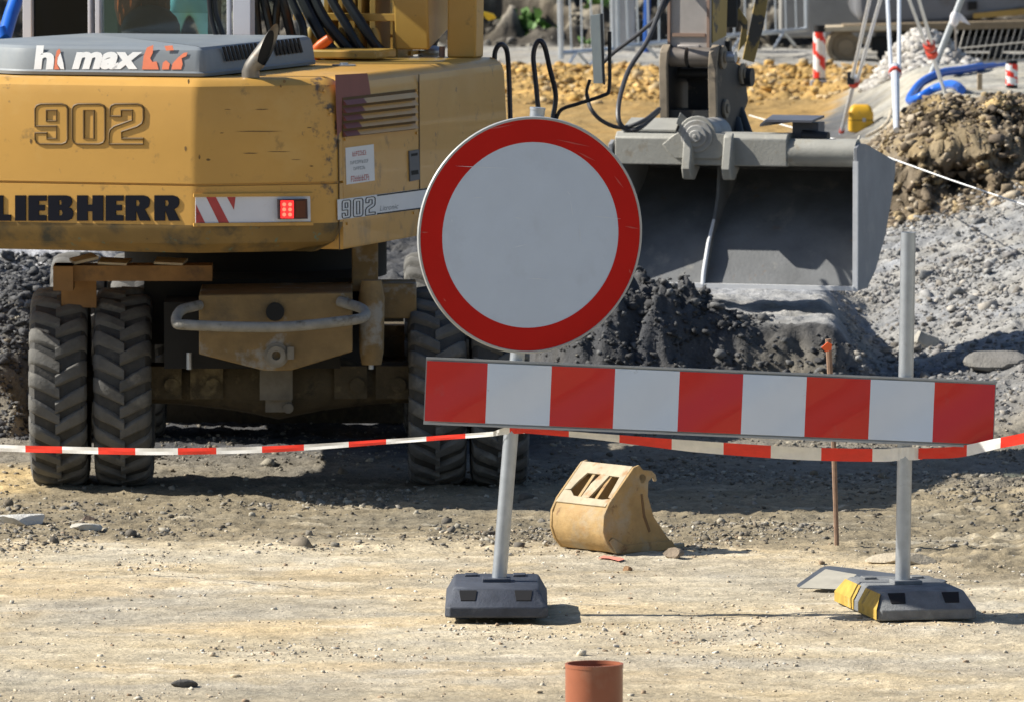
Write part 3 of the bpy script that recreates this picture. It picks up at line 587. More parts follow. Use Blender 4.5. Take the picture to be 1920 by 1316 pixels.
for x_, y_ in ((602,170),(609,172),(618,206),(620,215),(646,262),(780,170),(780,250),(650,420),(775,400)): c_ = RP(x_,y_,SP,SN) if x_ > 632 else RP(x_,y_,BVp,BVn); n_ = SN if x_ > 632 else BVn; b = MB(); b.cyl(c_, c_+n_*.006, .007, 8); b.build('rivet', m_y, ex)
# louvres
b = MB(); b.prism([RP(x,y,SP,SN)+SN*.0022 for x,y in [(641,184),(777,168),(778,243),(641,258)]], SN*.002); gr = b.build('louvre_grille', m_seam, ex)
b = MB()
for i in range(5):
    y0 = 189+i*14.6; b.mi = 0
    def slat(x0, x1):
        f0 = (x0-641)*-.112; f1 = (x1-641)*-.112
        q = [RP(x0,y0+f0,SP,SN), RP(x1,y0+f1,SP,SN), RP(x1,y0+f1+9.0,SP,SN), RP(x0,y0+f0+9.0,SP,SN)]
        b.loft([[q[0]+SN*.003,q[1]+SN*.003,q[2]+SN*.003,q[3]+SN*.003],[q[0]+SN*.005,q[1]+SN*.005,q[2]+SN*.022,q[3]+SN*.022]])
    b.mi = 1; slat(642, 680-i*3); b.mi = 0; slat(680-i*3, 777)
b.build('slats', [m_y, m_prim], gr)
sheet('door_seam', [(784,140),(786,140),(788,418),(786,418)], SP, SN, .0004, m_seam, .001)
sheet('door_seam', [(634,262),(635.5,262),(637,470),(635.5,470)], SP, SN, .0004, m_seam, .001)
lk = sheet('door_lock', [(765,284),(783,281),(785,337),(767,341)], SP, SN, .001, mat('lock_grey', (.09,.10,.12), .5), .006)
sheet('keyhole', [(768,321),(781,319),(782,327),(769,329)], SP, SN, .0072, m_dark, .001, lk); sheet('latch', [(768,289),(780,287),(780,292),(768,294)], SP, SN, .0072, m_dark, .001, lk)
# text helper
def text_mesh(txt, bold=0, shear=0):
    cu = bpy.data.curves.new('lettering', 'FONT'); cu.body = txt; cu.offset = bold; cu.shear = shear; cu.resolution_u = 3; cu.fill_mode = 'FRONT'
    to = bpy.data.objects.new('lettering_tmp', cu); COL.objects.link(to); dg = bpy.context.evaluated_depsgraph_get(); me = bpy.data.meshes.new_from_object(to.evaluated_get(dg)); bpy.data.objects.remove(to)
    v = [Vector(x.co) for x in me.vertices]; f = [list(p.vertices) for p in me.polygons]; return v, f
def text_on(name, txt, quad, p0, n, off, m, parent, bold=.02, shear=0):
    """quad: image points bottom-left, bottom-right, top-left of the text box on the plane"""
    v, f = text_mesh(txt, bold, shear); x0 = min(p.x for p in v); x1 = max(p.x for p in v); y0 = min(p.y for p in v); y1 = max(p.y for p in v)
    o, r, t = [RP(*q, p0, n) for q in quad]; b = MB(); b.add([o+(r-o)*((p.x-x0)/(x1-x0))+(t-o)*((p.y-y0)/(y1-y0))+n*off for p in v], f); return b.build(name, m, parent, recalc=False, flat=True)
m_stw = mat('sticker_white', (.70,.72,.75), .4, 0, .05, 8); m_ink = mat('ink_black', (.01,.01,.012), .8); m_inkr = mat('ink_red', (.45,.12,.12), .5); m_inkg = mat('ink_grey', (.22,.24,.27), .5)
stc = sheet('sticker', [(647,278),(700,271),(702,339),(649,347)], SP, SN, .001, m_stw, .001)
for y_, x_a, x_b, h_, m_ in ((285,660,688,9,m_inkr),(303,656,692,6,m_inkg),(314,662,686,6,m_inkg),(331,657,692,11,m_inkr)):
    b = MB(); x_ = x_a; rq = random.Random(y_)
    while x_ < x_b-2:
        wq = rq.uniform(1.6, 3.2); dq = (x_-x_a)*-.125
        for t_ in rq.sample((0,.5,1), 2): b.poly([RP(x_+p_*wq, y_+dq+h_*(t_*.8)+q_*h_*.2-p_*wq*.125, SP, SN)+SN*.0026 for p_, q_ in ((0,0),(1,0),(1,1),(0,1))])
        b.poly([RP(x_+p_*wq*.35, y_+dq+h_*q_, SP, SN)+SN*.0028 for p_, q_ in ((0,0),(1,0),(1,1),(0,1))]); x_ += wq+1.0
    b.build('sticker_print', m_, stc, recalc=False, flat=True)
st = sheet('side_stripe', [(632,375),(830,349.5),(830,387),(633,413)], SP, SN, .001, m_stw, .001)
sheet('stripe_border', [(706,366),(830,349.5),(830,352),(706,368.5)], SP, SN, .0026, m_ink, .0005, st); sheet('stripe_border', [(706,400.5),(830,384.5),(830,387),(706,403)], SP, SN, .0026, m_ink, .0005, st)
GL = {'L': (.62, [[(0,0),(0,1),(.38,1),(.38,.24),(.62,.24),(.62,0)]]), 'I': (.38, [[(0,0),(0,1),(.38,1),(.38,0)]]),
 'E': (.66, [[(0,0),(0,1),(.66,1),(.66,.78),(.38,.78),(.38,.62),(.60,.62),(.60,.40),(.38,.40),(.38,.22),(.66,.22),(.66,0)]]),
 'B': (.85, [[(0,0),(0,1),(.60,1),(.74,.96),(.80,.86),(.81,.72),(.77,.60),(.69,.53),(.79,.47),(.85,.36),(.85,.22),(.80,.08),(.66,0)], [(.37,.61),(.44,.62),(.46,.71),(.44,.80),(.37,.81)], [(.37,.2),(.46,.21),(.49,.31),(.46,.41),(.37,.42)]]),
 'H': (.86, [[(0,0),(0,1),(.35,1),(.35,.63),(.51,.63),(.51,1),(.86,1),(.86,0),(.51,0),(.51,.37),(.35,.37),(.35,0)]]),
 'R': (.86, [[(0,0),(0,1),(.62,1),(.76,.95),(.83,.84),(.83,.66),(.78,.53),(.66,.45),(.86,0),(.49,0),(.38,.37),(.36,.37),(.36,0)], [(.36,.57),(.45,.58),(.49,.69),(.45,.80),(.36,.81)]]),
 '9': (.8, [[(0,.28),(0,.12),(.04,.04),(.13,0),(.66,0),(.76,.04),(.8,.12),(.8,.88),(.76,.96),(.66,1),(.14,1),(.04,.96),(0,.88),(0,.45),(.53,.45),(.53,.14),(.29,.14),(.29,.28)], [(.28,.58),(.53,.58),(.53,.85),(.28,.85)]]),
 '0': (.8, [[(0,.12),(.04,.04),(.13,0),(.66,0),(.76,.04),(.8,.12),(.8,.88),(.76,.96),(.66,1),(.14,1),(.04,.96),(0,.88)], [(.28,.14),(.53,.14),(.53,.85),(.28,.85)]]),
 '2': (.8, [[(0,0),(.8,0),(.8,.14),(.29,.14),(.29,.31),(.66,.44),(.77,.52),(.8,.62),(.8,.88),(.76,.96),(.66,1),(.14,1),(.05,.96),(.02,.88),(.02,.70),(.28,.70),(.28,.85),(.54,.85),(.54,.60),(.12,.44),(.03,.36),(0,.26)]])}
def mapper(ch, x0, y0, x1, y1, p0, n, off):
    wd_ = GL[ch][0]; o = RP(x0,y1,p0,n)+n*off; r = RP(x1,y1,p0,n)+n*off-o; t = RP(x0,y0,p0,n)+n*off-o
    return lambda x, y: o+r*(x/wd_)+t*y
b = MB()
for ch, x0, x1 in (('L',-16,21),('I',29,49),('E',54,87.5),('B',91,138),('H',145,194),('E',199,232),('R',236,283),('R',290,338)):
    b.glyph(GL[ch][1], mapper(ch, x0, 367, x1, 414.5, RPp, RPn, .0), RPn*.006)
b.build('maker_lettering', mat('letter_black', (.009,.010,.016), .8, 0, .1, 8, spec=.08), ex, recalc=False, flat=True)
b = MB(); bo = MB()
for ch, x0, x1 in (('9',66,127),('0',136,197),('2',205,269)):
    mp = mapper(ch, x0, 196, x1, 271, RPp, RPn, .0); b.glyph(GL[ch][1], mp, RPn*.0025)
    for c in GL[ch][1]: bo.tube([mp(x,y)+RPn*.001 for x,y in c], .0055, 6, closed=True)
num = b.build('model_number', m_y, ex, recalc=False, flat=True); bo.build('number_outline', mat('outline_brown', (.13,.075,.02), .6), num)
b = MB()
for ch, x0, x1 in (('9',640,656),('0',661,679),('2',684,702)):
    dy = (x0-640)*-.13; o = RP(x0,410.5+dy,SP,SN)+SN*.003; r = RP(x1,410.5+dy-(x1-x0)*.13,SP,SN)+SN*.003-o; t = RP(x0,377+dy,SP,SN)+SN*.003-o
    for c in GL[ch][1]: b.tube([o+r*(x/.8)+t*y for x,y in c], .0034, 5, flat=.5, closed=True)
b.build('stripe_number', m_ink, st)
text_on('stripe_text', 'Litronic', [(711,396.5),(746,391.5),(711,387)], SP, SN, .003, m_inkg, st, 0, .2)
# recessed lamp panel in the right bevel
lp_ = sheet('lamp_panel', [(366,370),(581,368),(582,416),(366,419)], BVp, BVn, .0015, mat('panel_white', (.66,.67,.72), .4, 0, .08, 5, patches=(((.10,.09,.09), 20, .70, .03), ((.45,.25,.15), 9, .66, .1))), .003)
m_rr = mat('reflective_red', (.42,.05,.05), .4, 0, .15, 12, patches=(((.06,.05,.06), 18, .62, .05),))
sheet('red_stripe', [(386,370),(404,370),(429,418.5),(410,418.5)], BVp, BVn, .0048, m_rr, .001, lp_); sheet('red_stripe', [(425,370),(441,370),(438,394)], BVp, BVn, .0048, m_rr, .001, lp_); sheet('red_stripe', [(367,384),(384,418.5),(367,418.5)], BVp, BVn, .0048, m_rr, .001, lp_)
sheet('panel_frame', [(362,364),(586,362),(586,368),(362,370)], BVp, BVn, .001, m_y, .012, lp_); sheet('panel_frame', [(362,419),(586,417),(586,423),(362,425)], BVp, BVn, .001, m_y, .012, lp_)
tl = sheet('tail_lamp', [(519,374),(572,373),(573,410),(520,411)], BVp, BVn, .0048, mat('lamp_housing', (.05,.012,.012), .25), .03)
sheet('amber_lens', [(549,377),(568,376),(568,407),(549,408)], BVp, BVn, .035, mat('amber_lens', (.10,.02,.006), .2), .004, tl)
sheet('red_lens', [(522,376),(546,376),(546,409),(522,409)], BVp, BVn, .035, emit('red_lens', (.9,.02,.02), 1.0), .004, tl)
b = MB()
for i in range(2):
    for j in range(3): c = RP(528+i*11, 383+j*9.5, BVp, BVn); b.cyl(c+BVn*.038, c+BVn*.042, .0085, 12)
b.build('led', emit('led_red', (1,.06,.035), 3.2), tl)
# engine cover
cov = [(a_of(30,.12), .12), (a_of(384,.12), .12), (a_of(384,.12)+.01, 1.62), (-.62, 1.62), (a_of(30,.12)-.42, .40)]
def cvl(z, ins): return [A(a,bb,z) for a,bb in offs(rpoly(cov,[.08,.05,.07,.1,.08]), ins)]
b = MB(); b.loft([cvl(ZT+.006,.0), cvl(ZT+.02,-.004), cvl(ZT+.028,.002), cvl(ZT+.10,.012), cvl(ZT+.122,.020), cvl(ZT+.134,.034), cvl(ZT+.139,.052)]); ec = b.build('engine_cover', m_grey, ex, ang=22)
FP = A(0,.125,0); m_lw = mat('decal_white', (.82,.84,.86), .45); m_lo = mat('decal_orange', (.75,.22,.12), .5, 0, .1, 10); fo = .013
FPn = (-w+ez*.11).normalized(); FP = A(0,.1235,ZT+.03)
text_on('cover_letter', 'h', [(64,131),(100,131),(69,86)], FP, FPn, .003, m_lw, ec, .045, .0)
text_on('cover_letter', 'max', [(135,131),(262,131),(140,98)], FP, FPn, .003, m_lw, ec, .05, .12)
def frag(pts, m): b = MB(); b.glyph([[(x, -y) for x, y in pts]], lambda x, y: RP(x, -y, FP, FPn)+FPn*.002, FPn*.002); return b.build('decal_fragment', m, ec, recalc=False, flat=True)
frag([(102,131),(104,110),(107,96),(112,92),(114,98),(110,108),(107,120),(112,131)], m_lo); frag([(114,100),(108,109),(108,121),(114,130),(121,131),(119,118)], m_lw)
frag([(267,131),(270,106),(276,90),(288,85),(287,100),(282,110),(286,117),(294,116),(298,131)], m_lo); frag([(309,87),(324,86),(326,95),(312,96)], m_lo); frag([(304,131),(306,118),(312,114),(319,120),(317,131)], m_lo); frag([(322,131),(324,120),(334,109),(345,100),(352,99),(350,106),(341,110),(343,121),(340,131)], m_lo)
CSn, CSp = u, A(a_of(384,.12)-.004, .5, ZT+.07)
CSn = (u+ez*.1).normalized()
for x0, n_, dy in ((413, 9, 0), (508, 7, -10)):
    b = MB()
    for i in range(n_):
        x = x0+i*7.4; y = 89-(x-413)*.118
        b.prism([RP(x,y,CSp,CSn)+CSn*.008, RP(x+4.0,y-.5,CSp,CSn)+CSn*.008, RP(x+12,y+27,CSp,CSn)+CSn*.008, RP(x+8,y+27.5,CSp,CSn)+CSn*.008], CSn*.004)
    b.build('cover_vent', m_dark, ec)

# exhaust
e0 = RP(470,146,A(0,0,ZT),ez); m_exh = mat('exhaust_steel', (.20,.185,.165), .4, .5, .25, 14, patches=(((.18,.10,.05), 12, .56, .15),))
b = MB(); rr = .036
tip = [e0, e0+ez*.035, e0+ez*.075+u*.035, e0+ez*.15+u*.085]
pts = [e0, e0+ez*.03, e0+ez*.055+u*.014, e0+ez*.08+u*.035]
loops = []
ta = (u*.62+ez*.78).normalized(); tb = (u*.78-ez*.62)
for i, (p, r) in enumerate(zip(pts, (.040,.040,.040,.040))):
    t = ez if i < 2 else ((ez+ta).normalized() if i == 2 else ta); x_ = w; y_ = t.cross(x_)
    loops.append([p+(x_*math.cos(k*math.pi/12)+y_*math.sin(k*math.pi/12))*r for k in range(24)])
last = []
y_ = ta.cross(w); ncut = (u*.86-w*.45-ez*.22).normalized(); pcut = pts[3]+ta*.075
for k in range(24):
    c, s_ = math.cos(k*math.pi/12), math.sin(k*math.pi/12); q = pts[3]+(w*c+y_*s_)*.040
    last.append(q+ta*((pcut-q).dot(ncut)/ta.dot(ncut)))
loops.append(last)
b.loft(loops, caps=False); eo = b.build('exhaust_pipe', m_exh, ex)
b = MB(); b.poly([pcut+(p-pcut)*.93-ta*.03 for p in last]); b.build('exhaust_mouth', m_dark, eo)
# deck fittings
hd = RP(660,112,A(0,0,ZT),ez)
hat = MB(); hat.box(hd+ez*.028, (.34,.30,.04), (u,w,ez)); hat.build('deck_hatch', m_y, ex, bevel=.008)
b = MB(); d0 = RP(645,124,A(0,0,ZT),ez); b.cyl(d0, d0+ez*.006, .055, 20); b.cyl(d0, d0+ez*.014, .02, 12); b.build('filler_cap', m_steel, ex)
b = MB(); h0 = RP(590,112,A(0,0,ZT),ez); b.tube([h0, h0+ez*.05+u*.012, h0+ez*.07+u*.035, h0+ez*.10+u*.075], [.028,.027,.026,.022], 14); b.build('warning_horn', mat('orange_plastic', (.85,.14,.025), .4), ex)
b = MB(); r0 = RP(735,103,A(0,0,ZT),ez); b.tube(bez([r0-u*.09, r0-u*.09+ez*.06, r0-u*.05+ez*.085, r0+u*.06+ez*.085, r0+u*.09+ez*.05, r0+u*.09]), .008, 8); b.box(r0+ez*.012, (.26,.2,.02), (u,w,ez)); b.build('grab_handle', m_y, ex)
b = MB(); v0 = RP(748,100,A(0,0,ZT),ez); b.tube([v0, v0+ez*.04, v0+ez*.06, v0+ez*.10, v0+ez*.13, v0+ez*.16, v0+ez*.5], [.03,.03,.045,.05,.04,.02,.02], 12); b.build('valve_post', m_y, ex)
b = MB(); c0 = RP(808,103,A(0,0,ZT),ez); b.ell(c0+ez*.015, (.06,.06,.03)); b.build('round_cap', m_steel, ex)
b = MB(); c0 = RP(870,108,A(0,0,ZT),ez); b.box(c0+ez*.02-u*.02, (.10,.05,.03), (u,w,ez)); b.cyl(c0-u*.11, c0-u*.11+ez*.05, .015, 10); b.build('tie_bracket', mat('rusty_pink', (.40,.26,.2), .7), ex)
# boom foot, guard rail and column
bb = 2.68
for px in (613, 640, 661, 676, 700, 742): b = MB(); b.box(A(a_of(px,bb), bb+.1, 2.2), (random.uniform(.018,.04),.22,.62), (u,w,ez)); b.build('rack_plate', m_y2, ex, bevel=.003)
b = MB(); b.box(A(a_of(690,bb+.3), bb+.34, 2.2), (.42,.03,.6), (u,w,ez)); b.build('rack_back', m_y2, ex)
b = MB(); b.box(A(a_of(757,bb-.02), bb-.02, z_of(757,10,bb)), (.03,.03,.04), (u,w,ez)); b.box(A(a_of(759,bb-.02), bb-.02, z_of(759,45,bb)), (.02,.02,.03), (u,w,ez)); b.build('red_switch', mat('switch_red', (.35,.02,.03), .4), ex)
b = MB(); zr = z_of(690, 33, bb-.05); b.box(A((a_of(558,bb)+a_of(762,bb))/2, bb-.05, zr), (a_of(762,bb)-a_of(558,bb), .03, .036), (u,w,ez))
for px in (645,688): q = A(a_of(px,bb), bb-.065, zr); b.cyl(q, q-w*.012, .011, 8)
b.build('guard_rail', m_y, ex, bevel=.003)
for px in (583, 640, 668, 702): q = A(a_of(px,bb-.1), bb-.1, 1.93); b = MB(); b.tube([q, q+ez*.06, q+ez*.10, q+ez*.125], [.03,.036,.026,.012], 12); b.build('valve_body', m_y2, ex)
zt = 3.9
def bp(bb_, z, h): return [(bb_, z+h/2), (bb_, z-h/2)]
BA = a_of(770, 2.6)
prof_b = [(2.62,1.95),(2.95,2.05),(3.3,3.55),(4.6,4.25),(6.35,4.05),(6.6,4.35),(6.4,4.55),(4.4,4.75),(3.2,4.15),(2.58,2.3)]
b = MB(); b.prism([A(BA-.085,x,z) for x,z in prof_b], u*.17); b.build('boom', m_y, ex, bevel=.01)
ca = a_of(876, 2.72)
b = MB(); b.loft([[A(ca-.082+dz*.012+sx*.072, 2.72+sy*.06, ZT+dz) for sx,sy in ((0,-1),(2,-1),(2,1),(0,1))] for dz in (0,.5,1.2)]); b.build('boom_cylinder_guard', m_y, ex, bevel=.008)
def hz(path, r=.022): b = MB(); b.tube(bez([W(*p) for p in path], 6), r, 10); b.build('hydraulic_hose', m_hose, ex)
for x, dx in ((394,0),(404,3)): hz([(x-3,-30,37.1),(x,20,37.1),(x+6+dx,50,37.1),(x+16+dx,80,37.1)], .012)
for x, bend, r in ((446,4,.013),(478,-2,.024),(497,8,.022),(520,-14,.02),(532,10,.024)):
    hz([(x-6-bend,-40,37.8),(x,10,37.8),(x+4+bend*.5,45,37.85),(x+10+bend,90,37.9)], r)
for i, (x, r, e) in enumerate(((546,.02,30),(568,.028,50),(590,.026,62),(622,.022,52),(650,.025,58))):
    hz([(x-10,-40,38.05),(x,0,38.0),(x+20+i*2,45,37.95),(x+e,90,37.95),(x+e+42,128,38.0),(x+e+60,160,38.0)], r)
for x, r in ((798,.02),(807,.024),(815,.018)): hz([(x+4,-40,38.6),(x+8,10,38.6),(x+8,50,38.6),(x-2,85,38.6),(x-8,110,38.6),(x-12,150,38.6)], r)
# cab
m_cabw = mat('cab_paint', (.50,.51,.56), .4, 0, .06, 4); m_glass = glassmat('window_glass', (.80,.86,.84), .06); m_tint = glassmat('tinted_glass', (.06,.07,.10), .04)
cr, cf = 1.75, 3.0; aL, aR = a_of(50,cr), a_of(452,cr); zr_ = 3.42
def pillar(px0, px1, bb_, m, nm='pillar', dep=.06, z0=ZT-.005):
    b = MB(); a0, a1 = a_of(px0,bb_), a_of(px1,bb_); b.box(A((a0+a1)/2, bb_+dep/2, (z0+zr_)/2), (a1-a0, dep, zr_-z0), (u,w,ez)); return b.build(nm, m, cab, bevel=.004)
b = MB(); b.box(A((aL+aR)/2, (cr+cf)/2, zr_+.03), (aR-aL+.06, cf-cr+.1, .08), (u,w,ez)); b.box(A((aL+aR)/2, (cr+cf)/2, ZT+.02), (aR-aL, cf-cr, .05), (u,w,ez)); cab = b.build('cab', m_cabw, ex, bevel=.02)
pillar(42,59,cr,m_cabw); pillar(436,470,cr,m_cabw); pillar(164,170,cr,m_cabw); pillar(178,187,cr,m_cabw); pillar(424.5,432,cr-.1,m_cabw,'hand_rail',.02)
for a_ in (aL+.03, aR-.03): b = MB(); b.box(A(a_, cf, (ZT+zr_)/2), (.06,.06,zr_-ZT), (u,w,ez)); b.build('pillar', m_cabw, cab)
b = MB(); a0, a1 = a_of(59,cr), a_of(164,cr); b.box(A((a0+a1)/2, cr+.03, (ZT+zr_)/2), (a1-a0,.006,zr_-ZT), (u,w,ez)); b.build('rear_window', m_tint, cab)
b = MB(); a0, a1 = a_of(187,cr), a_of(436,cr); b.box(A((a0+a1)/2, cr+.03, (ZT+zr_)/2), (a1-a0,.006,zr_-ZT), (u,w,ez)); b.build('rear_window', m_glass, cab)
b = MB(); b.box(A((aL+aR)/2, cf+.01, 2.75), (aR-aL-.12,.006,1.3), (u,w,ez)); b.build('windscreen', m_glass, cab)
b = MB(); b.box(A(aL+.005, (cr+cf)/2, 2.7), (.006,cf-cr-.15,1.4), (u,w,ez)); b.build('side_window', m_glass, cab)
m_seat = mat('seat_cover', (.075,.028,.016), .8, 0, .4, 14, patches=(((.50,.12,.03), 9, .60, .04),), stretch=(3,3,.6))
b = MB(); s0 = (a_of(234,cr+.45)+a_of(300,cr+.45))/2; b.loft([[A(s0+x*.13*k, cr+.45+y*.06, z) for x,y in ((-1,-1),(1,-1),(1,1),(-1,1))] for z,k in ((2.05,.8),(2.15,1),(2.5,.95),(2.75,.8))]); seat = b.build('seat_backrest', m_seat, cab, bevel=.03)
b = MB(); b.ell(A(s0+.06, cr+.4, 2.05), (.15,.1,.12), (u,w,ez)); b.build('seat_base', m_black, seat)
b = MB(); jx = a_of(112,cr+.25); b.ell(A(jx,cr+.25,2.3), (.11,.06,.35), (u,w,ez)); b.build('dark_coat', mat('navy_cloth', (.02,.03,.07), .9, 0, .3, 12), cab)
b = MB(); a0 = a_of(205,cr+.9); b.box(A(a0, cr+.9, 2.3), (.12,.1,.7), (u,w,ez)); b.build('console', mat('console_green', (.03,.06,.05), .7), cab)
b = MB(); b.box(A(a_of(405,cr+.1), cr+.08, 2.15), (.05,.05,.5), (u,w,ez)); b.build('control_box', m_black, cab)
# hand rails, mirror
m_rail = mat('rail_black', (.03,.032,.045), .35, .3, .2, 20)
def hoop(pts): b = MB(); b.tube(bez([W(*p) for p in pts], 6), .0125, 10); b.build('hand_rail', m_rail, ex)
hoop([(928,135,38.2),(928,100,38.2),(938,84,38.2),(950,95,38.25),(954,140,38.3),(957,225,38.3)]); hoop([(1012,235,38.5),(1004,150,38.5),(1000,105,38.5),(1008,79,38.5),(1020,85,38.5),(1031,130,38.55),(1042,180,38.6),(1036,225,38.6)])
b = MB(); b.tube(bez([W(1040,232,38.6),W(1052,207,38.6),W(1085,195,38.6),(W(1130,180,38.6)),W(1142,168,38.6),W(1143,110,38.6),W(1143,60,38.6)]), .009, 8); b.tube(bez([W(1106,150,38.6),W(1100,172,38.6),W(1102,188,38.6)]), .008, 8)
marm = b.build('mirror_arm', m_black, ex)
b = MB(); b.prism([W(1107,30,38.56),W(1126,27,38.58),W(1131,157,38.58),W(1113,157,38.56)], (0,.03,0)); mi_ = b.build('mirror', mat('mirror_glass', (.50,.54,.55), .25, .35, .1, 6), marm)  # pale grey base stands in for the reflection in the glass
b = MB(); b.prism([W(1126,26,38.575),W(1130,27,38.6),W(1135,160,38.6),W(1131,159,38.575)], (0,.04,0)); b.build('mirror_housing', m_black, mi_)
# stick, link and coupler
SA = .735; SB = 7.0
m_stick = mat('stick_worn', (.42,.385,.36), .5, .15, .15, 7, patches=(((.25,.16,.11), 7, .60, .12), ((.46,.29,.07), 6, .68, .05)))
sl, sr = a_of(1253,SB), a_of(1331,SB)
zb = z_of(1290, 92, SB)
b = MB()
b.loft([[A(sl+.0,SB,z),A(sr,SB,z),A(sr,SB+d,z),A(sl,SB+d,z)] for z,d in ((zb,.30),(zb+.5,.36),(3.2,.5),(4.2,.4))]); stick = b.build('stick', m_stick, ex, bevel=.008)
b = MB(); b.box(A((sl+sr)/2, SB-.004, z_of(1290,66,SB)), (sr-sl-.05,.012,.018), (u,w,ez)); b.box(A(sl+.006, SB-.006, zb+.8), (.014,.014,1.6), (u,w,ez)); b.box(A(sr-.006, SB-.006, zb+.8), (.014,.014,1.6), (u,w,ez)); b.build('stick_weld', mat('rust_edge', (.30,.20,.15), .7), stick)
b = MB(); a0 = sr+.0025; b.prism([A(a0,SB+.03,zb+.03),A(a0,SB+.29,zb+.06),A(a0,SB+.34,zb+.6),A(a0,SB+.45,3.0),A(a0,SB+.05,3.0)], u*.003); b.build('stick_side', mat('stick_yellow', (.33,.22,.05), .5, 0, .2, 5, patches=(((.06,.05,.04), 5, .56, .06),)), stick)
m_link = mat('link_dirty', (.34,.24,.08), .55, 0, .25, 6, patches=(((.07,.065,.06), 6, .53, .06),))
b = MB()
b.prism([W(1420,-20,42.9),W(1442,-15,42.9),W(1432,50,42.9),W(1414,118,42.9),W(1392,112,42.9),W(1404,55,42.9)], (0,.05,0)); b.build('link_arm', m_link, stick, bevel=.004)
b = MB(); b.prism([W(1352,-8,42.8),W(1384,12,42.8),W(1402,40,42.8),W(1400,78,42.8),W(1384,98,42.8),W(1392,50,42.8),W(1374,26,42.8),W(1348,10,42.8)], (0,.06,0)); b.build('tilt_link', m_link, stick, bevel=.004)
b = MB(); b.box(W(1362,20,42.75), (.12,.12,.18)); b.cyl(W(1372,5,42.7), W(1372,5,42.9), .05, 14); b.build('link_joint', mat('grease_black', (.02,.02,.02), .5), stick, bevel=.01)
m_coup = mat('coupler_dark', (.035,.036,.038), .5, .3, .25, 8, patches=(((.18,.15,.11), 9, .60, .12),))
m_cedge = mat('coupler_edge', (.25,.205,.15), .7, .1, .3, 14, patches=(((.07,.06,.05), 9, .52, .15),))
cl_, cr_ = a_of(1245,SB-.1), a_of(1337,SB-.1)
zc0 = z_of(1290,222,SB); zc1 = z_of(1290,90,SB)
prof_c = [(SB-.10,zc0-.0),(SB-.12,zc1-.10),(SB-.10,zc1-.02),(SB-.04,zc1+.02),(SB+.05,zc1+.0),(SB+.12,zc1-.06),(SB+.42,zc1-.12),(SB+.50,zc1-.3),(SB+.44,zc0+.03),(SB+.30,zc0-.08),(SB+.12,zc0-.10)]
cpl = None
for k, a_ in enumerate((cl_, cr_)):
    b = MB(); b.mi = 0; b.prism([A(a_-.019,x,z) for x,z in prof_c], u*.038)
    # worn rim facing the machine
    b.mi = 1; b.prism([A(a_-.0215,prof_c[i][0]-.003,prof_c[i][1]) for i in range(4)]+[A(a_-.0215,SB-.06,zc1-.02),A(a_-.0215,SB-.09,zc1-.09),A(a_-.0215,SB-.075,zc0)], u*.043)
    o = b.build('coupler', [m_coup, m_cedge], ex, bevel=.004) if k == 0 else b.build('coupler_plate', [m_coup, m_cedge], cpl, bevel=.004)
    if k == 0: cpl = o
b = MB()
q = lambda a_, x, z: A(a_, x, z)
zb1 = z_of(1290,108,SB-.05); b.cyl(q(cl_,SB-.03,zb1), q(a_of(1288,SB-.03),SB-.03,zb1), .052, 18); b.cyl(q(a_of(1296,SB-.03),SB-.03,zb1), q(cr_,SB-.03,zb1), .052, 18); b.build('bush', mat('bush_brown', (.20,.175,.155), .45, .4, .2, 10), cpl)
b = MB(); b.cyl(q(cl_,SB+.1,zb1-.09), q(cr_,SB+.1,zb1-.09), .028, 14); b.box(q((cl_+cr_)/2,SB+.30,(zc0+zc1)/2+.10), (cr_-cl_-.04,.04,.22), (u,w,ez)); b.box(q((cl_+cr_)/2,SB+.05,zc0+.02), (cr_-cl_-.04,.26,.05), (u,w,ez)); b.box(q((cl_+cr_)/2-.03,SB+.2,zc0+.10), (cr_-cl_-.16,.05,.24), (u,w,ez)); b.build('cross_bar', m_coup, cpl)
for a_, x_, z_, r_ in ((cr_+.019,SB+.0,zb1,.062),(cr_+.019,SB+.36,zb1-.10,.055),(cr_+.019,SB+.05,zc0+.05,.05),(cl_-.019,SB+.0,zb1,.062)):
    sg = 1 if a_ > cl_ else -1; b = MB(); b.cyl(q(a_,x_,z_), q(a_+.016*sg,x_,z_), r_, 20); b.cyl(q(a_+.016*sg,x_,z_), q(a_+.026*sg,x_,z_), r_*.5, 12); b.build('boss', m_cedge, cpl, bevel=.003)
b = MB(); tc_ = A((sl+sr)/2,SB-.012,0); b.prism([A((sl+sr)/2-.06,SB-.012,zb+.02)]+[A((sl+sr)/2-.06*math.cos(t_),SB-.012,zb+.0-.06*math.sin(t_)) for t_ in [math.pi*k/10 for k in range(11)]]+[A((sl+sr)/2+.06,SB-.012,zb+.02)], w*.05); b.build('stick_tongue', m_stick, stick, bevel=.004)
b = MB(); b.prism([q(cl_+.02,SB-.06,zc0-.01),q(cr_-.02,SB-.06,zc0-.01),q(cr_-.05,SB-.02,zc0-.12),q(cl_+.05,SB-.02,zc0-.12)], w*.3); b.build('tilt_base', m_coup, cpl, bevel=.006)
b = MB(); b.cyl(q(cr_,SB+.02,zb1), q(cr_+.09,SB+.02,zb1), .03, 16); b.build('pin', m_steel, cpl)
b = MB(); b.cyl(q(cr_,SB+.4,zb1-.12), q(cr_+.07,SB+.4,zb1-.12), .05, 14); b.cyl(q(cr_,SB+.3,zc0-.02), q(cr_+.05,SB+.24,zc0-.14), .035, 12); b.cyl(q(cr_,SB+.38,zc0+.03), q(cr_+.12,SB+.3,zc0-.22), .03, 12); b.build('tilt_cylinder', m_coup, cpl)
m_hsg = mat('hose_grey', (.05,.05,.055), .45, 0, .2, 12)
